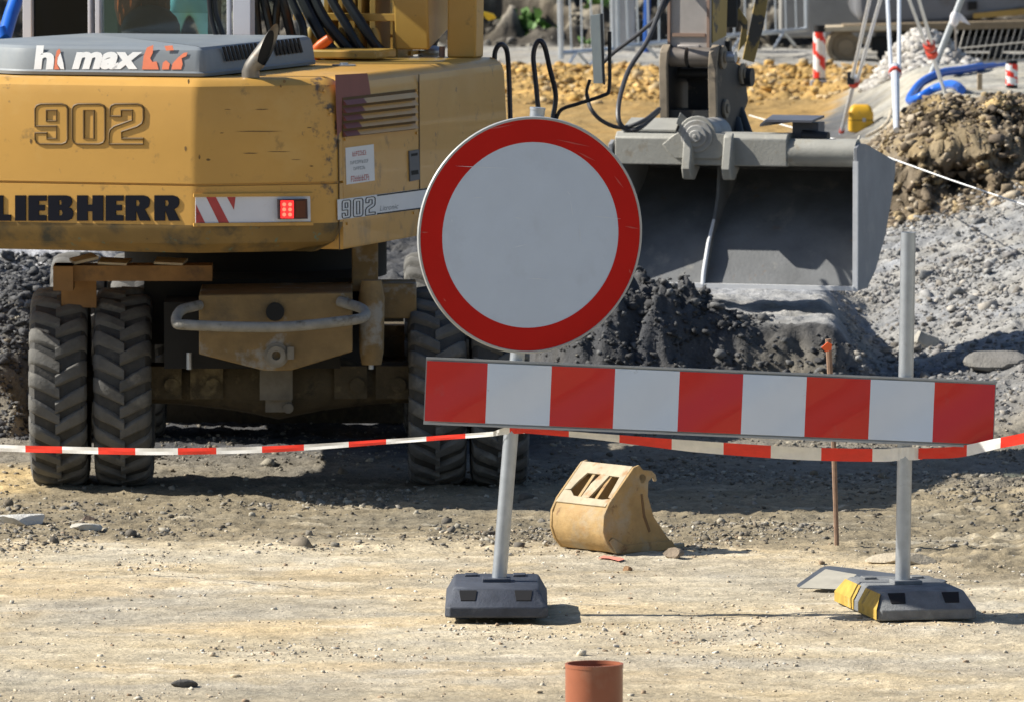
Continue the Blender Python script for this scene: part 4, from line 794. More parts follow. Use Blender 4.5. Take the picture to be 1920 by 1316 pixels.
def HS(pts, r=.013): b = MB(); b.tube(bez([W(*p) for p in pts], 8), r, 9); b.build('bucket_hose', m_hsg, ex)
HS([(1262,-40,42.1),(1245,0,42.0),(1215,75,41.9),(1180,130,41.85),(1162,185,41.6),(1160,225,41.5),(1175,243,41.5),(1200,240,41.5),(1234,210,41.7)]); HS([(1275,-40,42.1),(1238,25,42.0),(1200,62,42.2),(1150,100,42.4),(1120,130,42.6)], .011); HS([(1100,178,41.6),(1108,205,41.5),(1130,228,41.5),(1165,240,41.5),(1205,228,41.5),(1236,205,41.7)], .011)
# wide ditching bucket
m_bi = mat('bucket_steel', (.135,.14,.145), .5, .0, .25, 6, patches=(((.22,.215,.20), 5, .58, .12), ((.16,.11,.075), 9, .62, .1)), bump=.1, bs=50); m_bo = mat('bucket_outside', (.24,.25,.265), .6, .1, .15, 4, patches=(((.36,.35,.34), 3, .55, .2), ((.10,.10,.10), 18, .70, .03)))
m_beam = mat('beam_grey', (.32,.315,.285), .6, .1, .15, 6, patches=(((.28,.25,.20), 9, .58, .12), ((.48,.46,.40), 5, .6, .1)), bump=.1, bs=60); m_edge = mat('bright_edge', (.72,.73,.75), .35, .15, .1, 20)  # edge material: bare worn steel, brightened in colour to look lit
B0 = 6.6; bR = a_of(1606,B0); bLf = a_of(1146,B0); zl = z_of(1605,545,B0); zt2 = z_of(1605,285,B0)
shell = [(B0,zl),(B0+.045,zl+.014),(B0+.11,zl+.11),(B0+.19,zl+.25),(B0+.40,zl+.40),(B0+.58,zl+.50),(B0+.67,zl+.58),(B0+.62,zl+.66),(B0+.30,zt2-.01),(B0+.06,zt2)]
sh_in = thick(shell, -.012)
b = MB(); b.prism([A(bLf,x,z) for x,z in shell+sh_in[::-1]], u*(bR-bLf-.014)); bk_ = b.build('digging_bucket', m_bi, ex, bevel=.002)
b = MB(); b.box(A((bLf+bR)/2-.01, B0+.016, zl+.009), (bR-bLf,.05,.022), (u,w,ez)); b.build('lip', m_edge, bk_)
sp = [(B0,zl-.004),(B0+.20,zl-.0),(B0+.36,zl+.08),(B0+.54,zl+.24),(B0+.68,zl+.44),(B0+.75,zl+.58),(B0+.745,zl+.635),(B0+.18,zt2+.03),(B0+.05,zt2+.04),(B0,zt2+.02)]
for a_ in (bLf-.016, bR-.014):
    b = MB(); b.prism([A(a_,x,z) for x,z in sp], u*.022); b.build('side_wall', m_bo, bk_, bevel=.003)
    b = MB(); b.prism([A(a_-.002,B0-.004,zt2-.05),A(a_-.002,B0-.004,zl-.004),A(a_-.002,B0+.012,zl-.004),A(a_-.002,B0+.012,zt2-.05)], u*.026); b.build('lit_worn_edge', m_edge, bk_)
dv = a_of(1316,B0)
b = MB(); dvp = [(B0,zl+.01),(B0+.02,zl+.08),(B0+.10,zl+.22),(B0+.20,zl+.34),(B0+.27,zl+.46),(B0+.3,zt2-.06),(B0+.6,zl+.55),(B0+.5,zl+.27),(B0+.3,zl+.08)]
b.prism([A(dv,x,z) for x,z in dvp], u*.016); b.build('divider', m_bi, bk_)
b = MB(); b.tube([A(dv+.008,x-.002,z) for x,z in dvp[:4]], [.011,.012,.011,.008], 8); b.build('divider_edge', m_edge, bk_)
# beam
ae = a_of(1476,B0)
b = MB(); zb0 = zt2-.085
b.loft([[A(a_,B0+x,z) for x,z in ((.0,zb0),(.0,zt2+.055),(.03,zt2+.085),(.16,zt2+.085),(.19,zt2+.05),(.19,zb0))] for a_ in (bLf+.02, ae)]); b.build('top_beam', m_beam, bk_, bevel=.006)
b = MB(); b.cyl(A(ae,B0+.075,zt2-.012), A(bR-.01,B0+.075,zt2-.012), .073, 20); b.build('tube_beam', m_beam, bk_)
b = MB(); b.prism([A(bLf+.05,B0+.02,zt2+.087),A(a_of(1265,B0),B0+.02,zt2+.087),A(a_of(1255,B0),B0+.2,zt2+.14),A(bLf+.05,B0+.2,zt2+.14)], ez*.01); b.build('top_plate', m_beam, bk_)
hc = a_of(1306,B0-.02); zh = z_of(1306,256,B0-.02)
b = MB(); b.prism([A(hc-.19,B0-.012,zt2+.02),A(hc-.13,B0-.012,zt2+.07)]+[A(hc-.105*math.cos(t_),B0-.012,zh+.105*math.sin(t_)) for t_ in [math.pi*(.05+.9*k/10) for k in range(11)]]+[A(hc+.15,B0-.012,zt2+.08),A(hc+.2,B0-.012,zt2+.03),A(hc+.12,B0-.012,zt2-.05),A(hc-.12,B0-.012,zt2-.05)], w*.03); b.build('hinge_ear', m_beam, bk_, bevel=.004)
b = MB(); hp_ = A(hc,B0,zh); b.cyl(hp_-w*.02, hp_+w*.35, .085, 28); b.cyl(hp_-w*.035, hp_, .058, 24); b.cyl(hp_-w*.05, hp_, .032, 18); b.cyl(hp_-w*.054, hp_-w*.04, .012, 10); b.build('hinge_boss', m_grate, bk_, bevel=.004)
b = MB(); b.prism([W(1268,232,41.75),W(1276,212,41.75),W(1302,236,41.75),W(1290,252,41.75)], (0,.06,0)); b.build('stop_block', m_beam, bk_)
for px in (1283, 1358):
    a_ = a_of(px,B0-.06); b = MB(); b.prism([A(a_-.012,B0-.0,zt2+.09),A(a_-.012,B0-.03,zt2+.07),A(a_-.012,B0-.075,zt2-.10),A(a_-.012,B0-.05,zt2-.155),A(a_-.012,B0+.02,zt2-.16),A(a_-.012,B0+.12,zb0-.01),A(a_-.012,B0+.01,zb0)], u*.05); b.build('web', m_beam, bk_, bevel=.008)
b = MB(); cx0, cx1 = a_of(1432,B0+.1), a_of(1540,B0+.1); zc = zt2+.10
b.prism([A(cx0,B0+.03,zc+.02),A(cx0+.03,B0+.03,zc+.045),A(cx1-.03,B0+.03,zc+.045),A(cx1-.03,B0+.27,zc+.06),A(cx0,B0+.27,zc+.06)], ez*.012); b.box(A((cx0+cx1)/2+.06,B0+.2,zc-.02), (.14,.12,.12), (u,w,ez)); b.build('cylinder_cover', mat('cover_dark', (.12,.125,.15), .45, .3, .2, 8), bk_)
b = MB(); b.cyl(A(cx1-.10,B0+.1,zc-.03), A(cx1+.04,B0+.1,zc-.04), .035, 14); b.build('cylinder_end', m_black, bk_)
# under-carriage
uy = math.radians(1.2); ur = Vector((math.cos(uy), math.sin(uy), 0)); uf = Vector((-math.sin(uy), math.cos(uy), 0)); U0 = W(523, 740, 36.72); U0 = Vector((U0.x, 36.72, 0))
def UA(a_, f_, z): return U0+ur*a_+uf*f_+ez*z
m_tyre = mat('tyre_rubber', (.045,.045,.046), .8, 0, .3, 10, patches=(((.17,.16,.14), 5, .47, .2), ((.27,.26,.24), 16, .60, .1)), bump=.2, bs=50)
m_rim2 = mat('wheel_rim', (.33,.2,.05), .6, 0, .3, 8)
m_lug = mat('tyre_dust', (.12,.117,.11), .9, 0, .3, 9, patches=(((.06,.06,.06), 5, .50, .25), ((.30,.285,.25), 5, .56, .2)), bump=.25, bs=60)
m_tyre = mat('tyre_groove', (.055,.054,.052), .85, 0, .3, 12, patches=(((.12,.11,.095), 6, .55, .2),), bump=.2, bs=50)
TR_, TW = .462, .262
def wheel(a_, f_, seed):
    c = UA(a_, f_, TR_-.012); r = random.Random(seed); rot0 = r.uniform(0, .3)
    b = MB(); hw = TW/2; pr = [(-hw*.70,.27),(-hw*.98,.33),(-hw*1.0,.38),(-hw*.93,.415),(-hw*.80,.432),(0,.438),(hw*.80,.432),(hw*.93,.415),(hw*1.0,.38),(hw*.98,.33),(hw*.70,.27)]
    n = 48
    b.loft([[c+ur*x+(uf*math.cos(t)+ez*math.sin(t))*rr_ for x,rr_ in pr] for t in [2*math.pi*k/n for k in range(n)]], closed=True)
    NL = 24; b.mi = 1
    def pt(x, t, rr_): return c+ur*x+(uf*math.cos(t)+ez*math.sin(t))*rr_
    for sgn in (-1, 1):
        for k in range(NL):
            t = rot0+2*math.pi*(k+(.5 if sgn > 0 else 0)+r.uniform(-.09,.09))/NL
            # lug runs from the crown out to the shoulder, trailing backwards
            sec = []
            for x, dt, h, rr_, wd_ in ((-.010,0,1,.436,.072),(.05,.075,1,.434,.086),(.098,.130,1,.428,.094),(.122,.155,.9,.414,.096),(.133,.165,.5,.388,.096)):
                X_ = x*sgn; tt = t-dt; hh = .026*h*r.uniform(.8,1.05)
                sec.append([pt(X_,tt-wd_,rr_-.012), pt(X_,tt-wd_*.80,rr_+hh*.7), pt(X_,tt-wd_*.55,rr_+hh), pt(X_,tt+wd_*.55,rr_+hh), pt(X_,tt+wd_*.80,rr_+hh*.7), pt(X_,tt+wd_,rr_-.012)])
            b.loft(sec)
    ty = b.build('tyre', [m_tyre, m_lug], ex, bevel=0, ang=40)
    b = MB(); b.ring(c-ur*hw*.75, c+ur*hw*.75, .275, .235, 32); b.cyl(c-ur*.02, c+ur*.02, .24, 28); b.cyl(c-ur*.09, c+ur*.09, .09, 18); b.build('rim', m_rim2, ty)
for i, (px) in enumerate((113, 233, 820, 937)):
    a_ = ((px-523)/F*36.72)/math.cos(uy)
    wheel(a_, 0, i); wheel(a_, 2.55, i+10)
for f_ in (0, 2.55):
    b = MB(); b.tube([UA(-1.0,f_,.47),UA(-.45,f_,.46),UA(-.2,f_,.47),UA(0,f_,.47),UA(.2,f_,.47),UA(.45,f_,.46),UA(1.0,f_,.47)], [.085,.09,.13,.17,.13,.09,.085], 16)
    for a_ in (-.52,.52,.33,-.33): b.box(UA(a_,f_-.02,.48), (.15,.24,.15), (ur,uf,ez)); b.cyl(UA(a_+.03,f_-.16,.47), UA(a_+.03,f_-.1,.47), .035, 10)
    b.build('axle', m_mud, ex)
b = MB(); b.loft([[UA(a_,3.25+.05*math.cos(t*2.6),.0+t*.72) for a_ in (-1.12,1.12)]+[UA(a_,3.30+.05*math.cos(t*2.6),.0+t*.72) for a_ in (1.12,-1.12)] for t in (0,.25,.5,.75,1)]); b.build('shade_blade', m_mud, ex)  # made-up blade, added to block lit ground and deepen shade below the machine
b = MB(); b.box(UA(0,2.6,.42), (.9,1.2,.26), (ur,uf,ez)); b.build('shade_blade_arm', m_dark, ex)  # arm that goes with the added blade
b = MB(); b.box(UA(-.01,-.24,.50), (.15,.16,.17), (ur,uf,ez)); b.box(UA(.0,-.2,.40), (.12,.14,.09), (ur,uf,ez)); b.cyl(UA(.045,-.3,.375),UA(.045,-.2,.375), .024, 10); b.cyl(UA(-.04,-.3,.42),UA(-.04,-.2,.42), .02, 10); b.build('axle_mount', mat('mount_grey', (.16,.145,.12), .85, 0, .3, 12), ex)
# chassis
zc_t, zc_b, zc_m = .925, .66, .585
x0, x1, xm = [((p-523)/F*36.0)/math.cos(uy) for p in (376,664,520)]
b = MB(); b.prism([UA(x0,-.78,zc_t),UA(x1,-.78,zc_t+.01),UA(x1,-.78,zc_b+.01),UA(.06,-.78,zc_m),UA(-.06,-.78,zc_m),UA(x0,-.78,zc_b)], uf*2.9); ch = b.build('chassis', m_ydark, ex, bevel=.006)
b = MB(); hx0, hx1 = [((p-523)/F*35.9)/math.cos(uy) for p in (335,690)]
zh0 = .82
b.tube(bez([UA(hx0+.10,-.78,zh0+.06),UA(hx0+.02,-.90,zh0+.045),UA(hx0,-.99,zh0+.0),UA(hx0+.06,-1.03,zh0-.012),UA(0,-1.05,zh0-.02),UA(hx1-.1,-1.03,zh0+.005),UA(hx1-.01,-.98,zh0+.02),UA(hx1-.02,-.88,zh0+.05),UA(hx1-.12,-.78,zh0+.075)],6), .0235, 12); b.build('tow_bar', mat('bar_dull', (.25,.24,.215), .8, 0, .3, 14, patches=(((.10,.085,.06), 10, .56, .1),), bump=.3, bs=60), ch)
b = MB(); c = UA(-.005,-.78,.655); b.ring(c-uf*.03, c+uf*.0, .042, .02, 20); b.ring(c-uf*.012, c+uf*.0, .055, .042, 20); b.box(c+ur*.065-uf*.01+ez*.01, (.03,.03,.055), (ur,uf,ez)); b.build('tow_eye', mat('eye_dull', (.22,.20,.165), .8, 0, .3, 14), ch)
b = MB(); b.cyl(UA(-.01,-.80,.85), UA(-.01,-.78,.85), .042, 16); b.build('plug', m_dark, ch)
b = MB(); xx = ((700-523)/F*36); b.tube([UA(xx,-.62,.60),UA(xx,-.62,.66),UA(xx,-.62,.9),UA(xx,-.62,.98)], [.045,.055,.06,.045], 12); b.box(UA(xx+.0,-.55,.82), (.10,.12,.3), (ur,uf,ez)); b.build('steering_bracket', m_ydark, ch)
for p_ in (356, 698): xx = ((p_-523)/F*36.2); b = MB(); b.cyl(UA(xx,-.5,.57), UA(xx,-.5,.645), .013, 10); b.build('bolt', m_steel, ch)
xa, xb = ((105-523)/F*36.3), ((400-523)/F*36.3)
b = MB(); b.box(UA((xa+xb)/2,-.40,1.005), (xb-xa,.2,.07), (ur,uf,ez)); b.box(UA(xa+.04,-.42,.985), (.09,.26,.11), (ur,uf,ez)); b.box(UA(xa+.10,-.2,.90), (.16,.05,.14), (ur,uf,ez)); b.build('step_beam', mat('beam_brown', (.24,.125,.04), .6, 0, .3, 7, patches=(((.08,.05,.03), 6, .55, .15),)), ch)
b = MB(); b.prism([UA(xa+.09,-.5,1.045),UA(xa+.2,-.5,1.07),UA(xa+.16,-.3,1.075),UA(xa+.06,-.3,1.05)], ez*.012)
for p_ in (215, 320): xx = ((p_-523)/F*36.3); b.prism([UA(xx-.07,-.52,1.048),UA(xx+.06,-.52,1.042),UA(xx+.08,-.3,1.05),UA(xx-.06,-.3,1.058)], ez*.01)
b.build('step_tread', mat('tread_sandy', (.42,.36,.27), .8, 0, .2, 10), ch)
xc, xd = ((670-523)/F*36.4), ((775-523)/F*36.4)
b = MB(); b.box(UA((xc+xd)/2+.02,-.1,.86), (xd-xc,.3,.16), (ur,uf,ez)); b.box(UA(xc+.04,-.1,1.02), (.12,.2,.24), (ur,uf,ez)); b.build('tank_box', m_ydark, ch, bevel=.006)
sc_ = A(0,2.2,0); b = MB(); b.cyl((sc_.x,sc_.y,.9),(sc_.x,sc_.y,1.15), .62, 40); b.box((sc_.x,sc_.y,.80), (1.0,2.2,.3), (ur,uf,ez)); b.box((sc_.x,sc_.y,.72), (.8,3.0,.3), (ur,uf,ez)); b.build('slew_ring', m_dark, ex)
# ------------------------------------------------------------------ far crawler excavator
fx = thing('crawler_excavator', 'dark grey tracked excavator parked at the back behind the survey tripod', 'excavator', W(1740,115,69))
DX = 69.0; m_ft = mat('track_mud', (.22,.17,.11), .9, 0, .3, 5, bump=.3, bs=20); m_fb = mat('far_body', (.17,.175,.19), .45, 0, .15, 2, patches=(((.09,.075,.06), 2, .55, .2),)); m_fy = mat('far_yellow', (.40,.26,.07), .6, 0, .25, 3)
def FP_(px, py, dd=0): return W(px, py, DX+dd)
for dd in (0, 1.5):
    pts = []
    c1, c2 = FP_(1585,88,dd), FP_(2010,78,dd); r = .165
    for k in range(13): t = math.pi/2+math.pi*k/12; pts.append(c1+Vector((math.cos(t)*r,0,math.sin(t)*r)))
    for k in range(13): t = -math.pi/2+math.pi*k/12; pts.append(c2+Vector((math.cos(t)*r,0,math.sin(t)*r)))
    b = MB(); o_ = [p+Vector((0,-.2,0)) for p in pts]; cc = sum(pts, Vector())/len(pts)
    inn = [p+((c1 if i < 13 else c2)-p)*.22+Vector((0,-.2,0)) for i,p in enumerate(pts)]
    e_ = Vector((0,.4,0)); b.loft([o_, [p+e_ for p in o_], [p+e_ for p in inn], inn], closed=True)
    n_ = 40
    for k in range(n_):
        s = k/n_; p = (c1+Vector((0,0,r))).lerp(c2+Vector((0,0,r)), s); b.box(p+Vector((0,0,.012)), (.05,.42,.03)); p = (c1-Vector((0,0,r))).lerp(c2-Vector((0,0,r)), s); b.box(p-Vector((0,0,.012)), (.05,.42,.03))
    tk = b.build('track', m_ft, fx)
    b = MB(); b.cyl(c1+Vector((0,-.16,0)), c1+Vector((0,.16,0)), .125, 24); b.cyl(c1+Vector((0,-.175,0)), c1+Vector((0,-.15,0)), .07, 18); b.build('idler', m_ft, tk)
    b = MB()
    for k in range(5): p = c1.lerp(c2,(k+1)/6)-Vector((0,0,.08)); b.cyl(p+Vector((0,-.12,0)), p+Vector((0,.12,0)), .05, 12)
    b.box(c1.lerp(c2,.5), (1.5,.2,.12)); b.build('roller', m_dark, tk)
b = MB(); b.box(FP_(1790,62,.75), (1.1,1.0,.2)); b.build('lower_frame', m_dark, fx)
b = MB(); q0 = FP_(1604,0,.2)
prof_f = [(1612,42),(1604,20),(1604,-140),(1985,-150),(1985,12),(1850,34),(1760,46),(1640,47)]
b.prism([FP_(x,y,.1) for x,y in prof_f], (0,1.5,0)); fb_ = b.build('upper_body', m_fb, fx, bevel=.05)
b = MB(); b.prism([FP_(1825,26,.05),FP_(1990,10,.05),FP_(1990,22,.05),FP_(1825,36,.05)], (0,.06,0)); b.build('deck_edge', m_fy, fb_)
b = MB(); b.prism([FP_(1815,4,.06),FP_(1832,3,.06),FP_(1832,18,.06),FP_(1815,20,.06)], (0,.03,0)); b.build('grab_hole', m_dark, fb_)
b = MB(); b.prism([FP_(1545,52,-.25),FP_(1690,48,-.25),FP_(1690,57,-.25),FP_(1545,60,-.25)], (0,.5,0)); b.build('mud_ledge', mat('dry_mud', (.48,.4,.28), .9, 0, .2, 6), fx)
# ------------------------------------------------------------------ crowd barriers
m_galv = mat('galvanised_pale', (.50,.54,.58), .4, .6, .1, 10)
def fence(px0, py0, px1, py1, d0, d1, nb, label, gap=.13):
    a0, a1 = W(px0,py0,d0), W(px1,py1,d1); t = thing('crowd_barrier', label, 'barrier', a0.lerp(a1,.5)-Vector((0,0,gap)), 'steel crowd barriers at the back of the site')
    H = .95; upv = Vector((-.02,.0,1)); ax = (a1-a0).normalized()
    b = MB(); b.tube([a0,a1], .02, 8); b.tube([a0+upv*H,a1+upv*H], .02, 8); b.tube([a0-upv*.05,a0+upv*H], .024, 8); b.tube([a1-upv*.02,a1+upv*H], .022, 8); b.build('frame', m_galv, t)
    for k in range(nb):
        p = a0.lerp(a1,(k+1)/(nb+1)); j = random.uniform(-.012,.012); b = MB(); b.tube([p, p+upv*(H*.5)+ax*j, p+upv*H], .009, 6); b.build('bar', m_galv, t)
    for f in (.30, .75) if (a1-a0).length > .6 else (.55,):
        p = a0.lerp(a1,f); b = MB(); b.tube([p, p-upv*gap-ax*.14-Vector((0,.25,0))], .013, 6); b.tube([p, p-upv*gap+ax*.14+Vector((0,.1,0))], .013, 6); b.build('foot', m_galv, t)
fence(1052,100,1150,92,68.0,68.4,4,'narrow steel crowd barrier panel at the left end of the row')
fence(1158,88,1332,72,68.6,69.4,8,'steel crowd barrier panel standing half hidden behind the excavator stick')
fence(1338,70,1513,56,69.6,70.4,8,'steel crowd barrier panel right of the excavator arm, by the tape wrapped pipe')
b = MB(); q = W(1171,50,71.2); b.box((q.x,71.2,ground_z(q.x,71.2)+.55), (.19,.2,1.3)); o = b.build('concrete_post', mat('concrete', (.42,.41,.385), .85, 0, .12, 5, bump=.2, bs=40), bevel=.01); tag(o, 'pale concrete post standing behind the crowd barriers', 'post')
b = MB(); q = W(1550,20,72.0); b.box((q.x,72.0,ground_z(q.x,72.0)+.55), (.85,.35,.9)); o = b.build('concrete_block', mat('concrete_grey', (.30,.29,.27), .85, 0, .15, 4, bump=.2, bs=40), bevel=.02); tag(o, 'big grey concrete block behind the right crowd barrier', 'concrete block')
b = MB(); q = W(1211,20,71); b.tube([(q.x,71,.6),(q.x+.03,71,1.9)], .03, 10); tag(b.build('blue_pipe', mat('blue_pipe', (.02,.09,.35), .4)), 'upright blue pipe behind the middle crowd barrier', 'pipe')
# ------------------------------------------------------------------ survey tripod
DT = 56.0; m_al = mat('tripod_white', (.66,.68,.71), .35, .3, .08, 10); m_cl = mat('clamp_red', (.62,.06,.03), .45)
f1, f2, f3 = G(1577,252), G(1681,245), G(1772,176); print('feet', f1, f2, f3); hd_ = W(1672,-125,(f1.y+f2.y+f3.y)/3)
tri = thing('survey_tripod', 'aluminium survey tripod with red clamps standing on the bank', 'tripod', Vector((f2.x,f2.y,ground_z(f2.x,f2.y))))
def rad(px): return px/F*DT/2
for f, sl_, wdx in ((f1,.42,(7,8)),(f2,.42,(8,15)),(f3,.42,(8,9))):
    b = MB(); m = hd_.lerp(f, .74); sdv = Vector((1,0,0)); o1 = rad(10 if f is not f2 else 13)
    b.tube([hd_-sdv*.05, m-sdv*o1], rad(7), 8); b.tube([hd_+sdv*.05, m+sdv*o1], rad(7), 8); b.tube([hd_.lerp(f,.70), f], [rad(9 if f is not f2 else 15), rad(7 if f is not f2 else 10)], 10); leg = b.build('leg', m_al, tri)
    for q_ in ((.70,.745) if f is f3 else (.73,)):
        p = hd_.lerp(f,q_); ax = (f-hd_).normalized(); b = MB(); b.tube([p-ax*.022, p+ax*.022], rad(22), 10); b.build('clamp', m_cl, leg)
    if f is f1: b = MB(); p = hd_.lerp(f,.985); ax = (f-hd_).normalized(); b.tube([p-ax*.02,p+ax*.012], rad(11), 8); b.build('foot_collar', m_cl, leg)
b = MB(); p = hd_.lerp(f1,.71); b.box(p-Vector((.03,0,.0)), (.05,.05,.09)); b.build('strap', m_black, tri)
b = MB(); b.cyl(hd_-Vector((0,0,.03)), hd_+Vector((0,0,.03)), .09, 20); b.build('head', m_al, tri)
# leaning pole with white cloth
b0 = G(1737,152); b1 = W(1830,-70,b0.y); lp2 = thing('leaning_pole', 'grey pole leaning behind the tripod with a white cloth tied on', 'pole', b0)
b = MB(); b.tube([b0-Vector((0,0,.05)), b1], rad(13), 10); b.build('rod', mat('pole_grey', (.33,.35,.36), .5, .4), lp2)
b = MB(); b.ell(W(1790,36,b0.y-.1), (.035,.03,.055)); b.prism([W(1798,24,b0.y-.1),W(1806,30,b0.y-.1),W(1820,48,b0.y-.1),W(1800,40,b0.y-.1)], (0,.01,0)); b.build('cloth', mat('white_cloth', (.75,.72,.73), .8), lp2)
s0 = W(1794,128,60); b = MB(); b.tube([s0-Vector((0,0,.05)), W(1791,20,60)], .010, 6); tag(b.build('thin_stake', mat('stake_grey', (.25,.22,.19), .8)), 'thin upright stake in the rubble pile behind the tripod', 'stake')
# yellow case
cq = G(1614,246); cy_ = cq.y; cz = cq.z; print('case', cq); 
case = thing('instrument_case', 'rounded yellow instrument case on the ground under the tripod', 'case', (cq.x,cy_,cz)); m_cs = mat('case_yellow', (.66,.37,.025), .4, 0, .12, 14, patches=(((.3,.2,.06), 20, .63, .06),))
CY0 = 3.4-cy_*(244+480)/F
def cloop(hx, hy, z, k=.03): 
    c = Vector((cq.x,cy_,cz-.01+z)); return [c+Vector(p) for p in rounded([Vector((-hx,-hy,0)),Vector((hx,-hy,0)),Vector((hx,hy,0)),Vector((-hx,hy,0))], k)]
b = MB(); b.loft([cloop(.075,.06,0),cloop(.087,.07,.012),cloop(.088,.07,.085)]); b.build('case_body', m_cs, case)
b = MB(); b.loft([cloop(.088,.07,.09),cloop(.086,.07,.14),cloop(.07,.055,.182),cloop(.05,.035,.196,.02)]); b.build('case_lid', m_cs, case)
b = MB(); b.loft([cloop(.085,.067,.083),cloop(.085,.067,.092)]); b.build('case_seal', m_black, case)
b = MB(); b.box((cq.x+.02,cy_-.075,cz+.08), (.022,.014,.026)); b.build('case_latch', m_steel, case)
# blue hose on the bank
m_blue = mat('blue_hose', (.015,.12,.55), .35, 0, .15, 8)
hp2 = [(1885,124),(1840,132),(1800,140),(1765,147),(1730,149),(1712,153),(1707,160),(1722,164),(1752,162),(1780,164),(1794,173),(1799,182)]
pts = []
for x, d_ in ((1885,58.8),(1840,58.2),(1800,57.6),(1765,57.1),(1730,56.7),(1712,56.3),(1706,55.8),(1722,55.4),(1752,55.4),(1780,55.2),(1796,54.7),(1803,54.4)): q = W(x,150,d_); pts.append(Vector((q.x, d_, ground_z(q.x,d_)+.03)))
b = MB(); b.tube(bez(pts,6), [.014]*3+[.02]*3+[.030]*(len(bez(pts,6))-6), 12, flat=1); tag(b.build('blue_hose', m_blue), 'thick blue water hose looped on the bank behind the tripod', 'hose')
b0 = [W(-5,95,40.6),W(8,70,40.6),W(20,30,40.7),W(34,-10,40.8),W(50,-60,41)]
b = MB(); b.tube(bez([Vector((b0[0].x-.05,40.3,.72))]+b0,6), .037, 14); tag(b.build('water_hose', m_blue), 'bright blue hose hanging at the top left beside the cab', 'hose')
# tape wrapped pipes
def tp(px, y0, y1, d, wpx, label, base):
    g0 = G(px,y1); d = g0.y; top = W(px,y0,d); print(px, d); r = wpx/F*d/2; t = thing('marker_pipe', label, 'marker pipe', g0, 'tape wrapped marker pipes on the bank')
    b = MB(); L = top.z-g0.z; ax = Vector((0,0,1)); b.tube([g0-ax*.15, g0+ax*(L-.0)], r*.93, 16); b.build('core', m_recess, t)
    b = MB(); n = 20; N_ = 22
    for k in range(N_):
        for j in range(n):
            t0, t1 = 2*math.pi*j/n, 2*math.pi*(j+1)/n; z0 = g0.z+L*(.10+.78*k/N_); z1 = g0.z+L*(.10+.78*(k+1)/N_)
            b.mi = 1 if math.sin(k*.55+j*.62+.8*math.sin(k*.9+px)) > .25 else 0
            b.poly([(g0.x+math.cos(a_)*r, g0.y+math.sin(a_)*r, z) for a_,z in ((t0,z0),(t1,z0),(t1,z1),(t0,z1))])
    b.build('tape_wrap', [m_tw, m_tr], t, recalc=False)
    if base: b = MB(); b.box(g0+Vector((0,0,.0)), (.14,.12,.06)); b.build('footing', mat('footing_grey', (.25,.25,.27), .8), t, bevel=.01)
tp(1536,48,160,57.0,23,'tall marker pipe wrapped in red and white tape beside the right barrier',True); tp(1897,114,166,57.0,23,'short marker pipe wrapped in red and white tape at the right edge',False)
q = G(1837,170); b = MB(); b.box(q+Vector((0,0,.05)), (.034,.034,.12)); tag(b.build('wooden_peg', mat('peg_wood', (.42,.32,.2), .8), bevel=.003), 'short square wooden peg in the bank beside the short tape pipe', 'peg')
b = MB(); q = G(1252,262); b.tube([q-Vector((0,0,.05)), W(1250,222,q.y)], .016, 8); tag(b.build('red_peg', m_cl), 'short red peg in the yellow sand behind the digging bucket', 'peg')
# string line
b = MB(); b.tube([W(1405,217,56), W(1600,272,47), W(1780,337,43.5), W(1990,408,41), W(2300,500,38.5)], .0042, 5); tag(b.build('string_line', mat('white_cord', (.75,.75,.74), .7)), 'taut white string line running over the bank behind the bucket', 'string')
b = MB(); b.tube([W(1597,288,46.9), W(1612,256,47)], .007, 6); tag(b.build('string_peg', mat('pale_wood', (.6,.56,.47), .8)), 'little pale peg leaning against the string line', 'peg')
b = MB(); b.tube(bez([G(1672,216,.03), G(1664,234,.02), G(1648,250,.02), G(1625,262,.02)]), .012, 6); tag(b.build('rope', mat('rope_beige', (.52,.45,.34), .9)), 'beige rope lying on the ground beside the yellow case', 'rope')
# low wire netting on the right
nt_ = thing('wire_netting', 'low wire netting leaning in front of the far crawler excavator', 'netting', W(1850,118,63.5))
b = MB()
for k in range(15): x = 1778+k*12; b.tube([W(x,122-k*.7,63.5), W(x+18,58-k*.3,63.6)], .004, 4)
b.tube([W(1700,100,63.5),W(1790,92,63.5),W(1960,76,63.5)], .005, 4); b.tube([W(1770,123,63.5),W(1960,112,63.5)], .014, 6); b.build('wires', mat('wire_grey', (.4,.38,.34), .6), nt_)
# yellow cap on the far bank
b = MB(); b.prism([W(901,22,66),W(912,24,66),W(926,28,66),W(931,35,66),W(916,40,66),W(908,32,66)], (0,.08,0)); tag(b.build('yellow_scrap', mat('scrap_yellow', (.75,.55,.04), .5)), 'scrap of yellow plastic on the embankment beside the boom', 'plastic scrap')
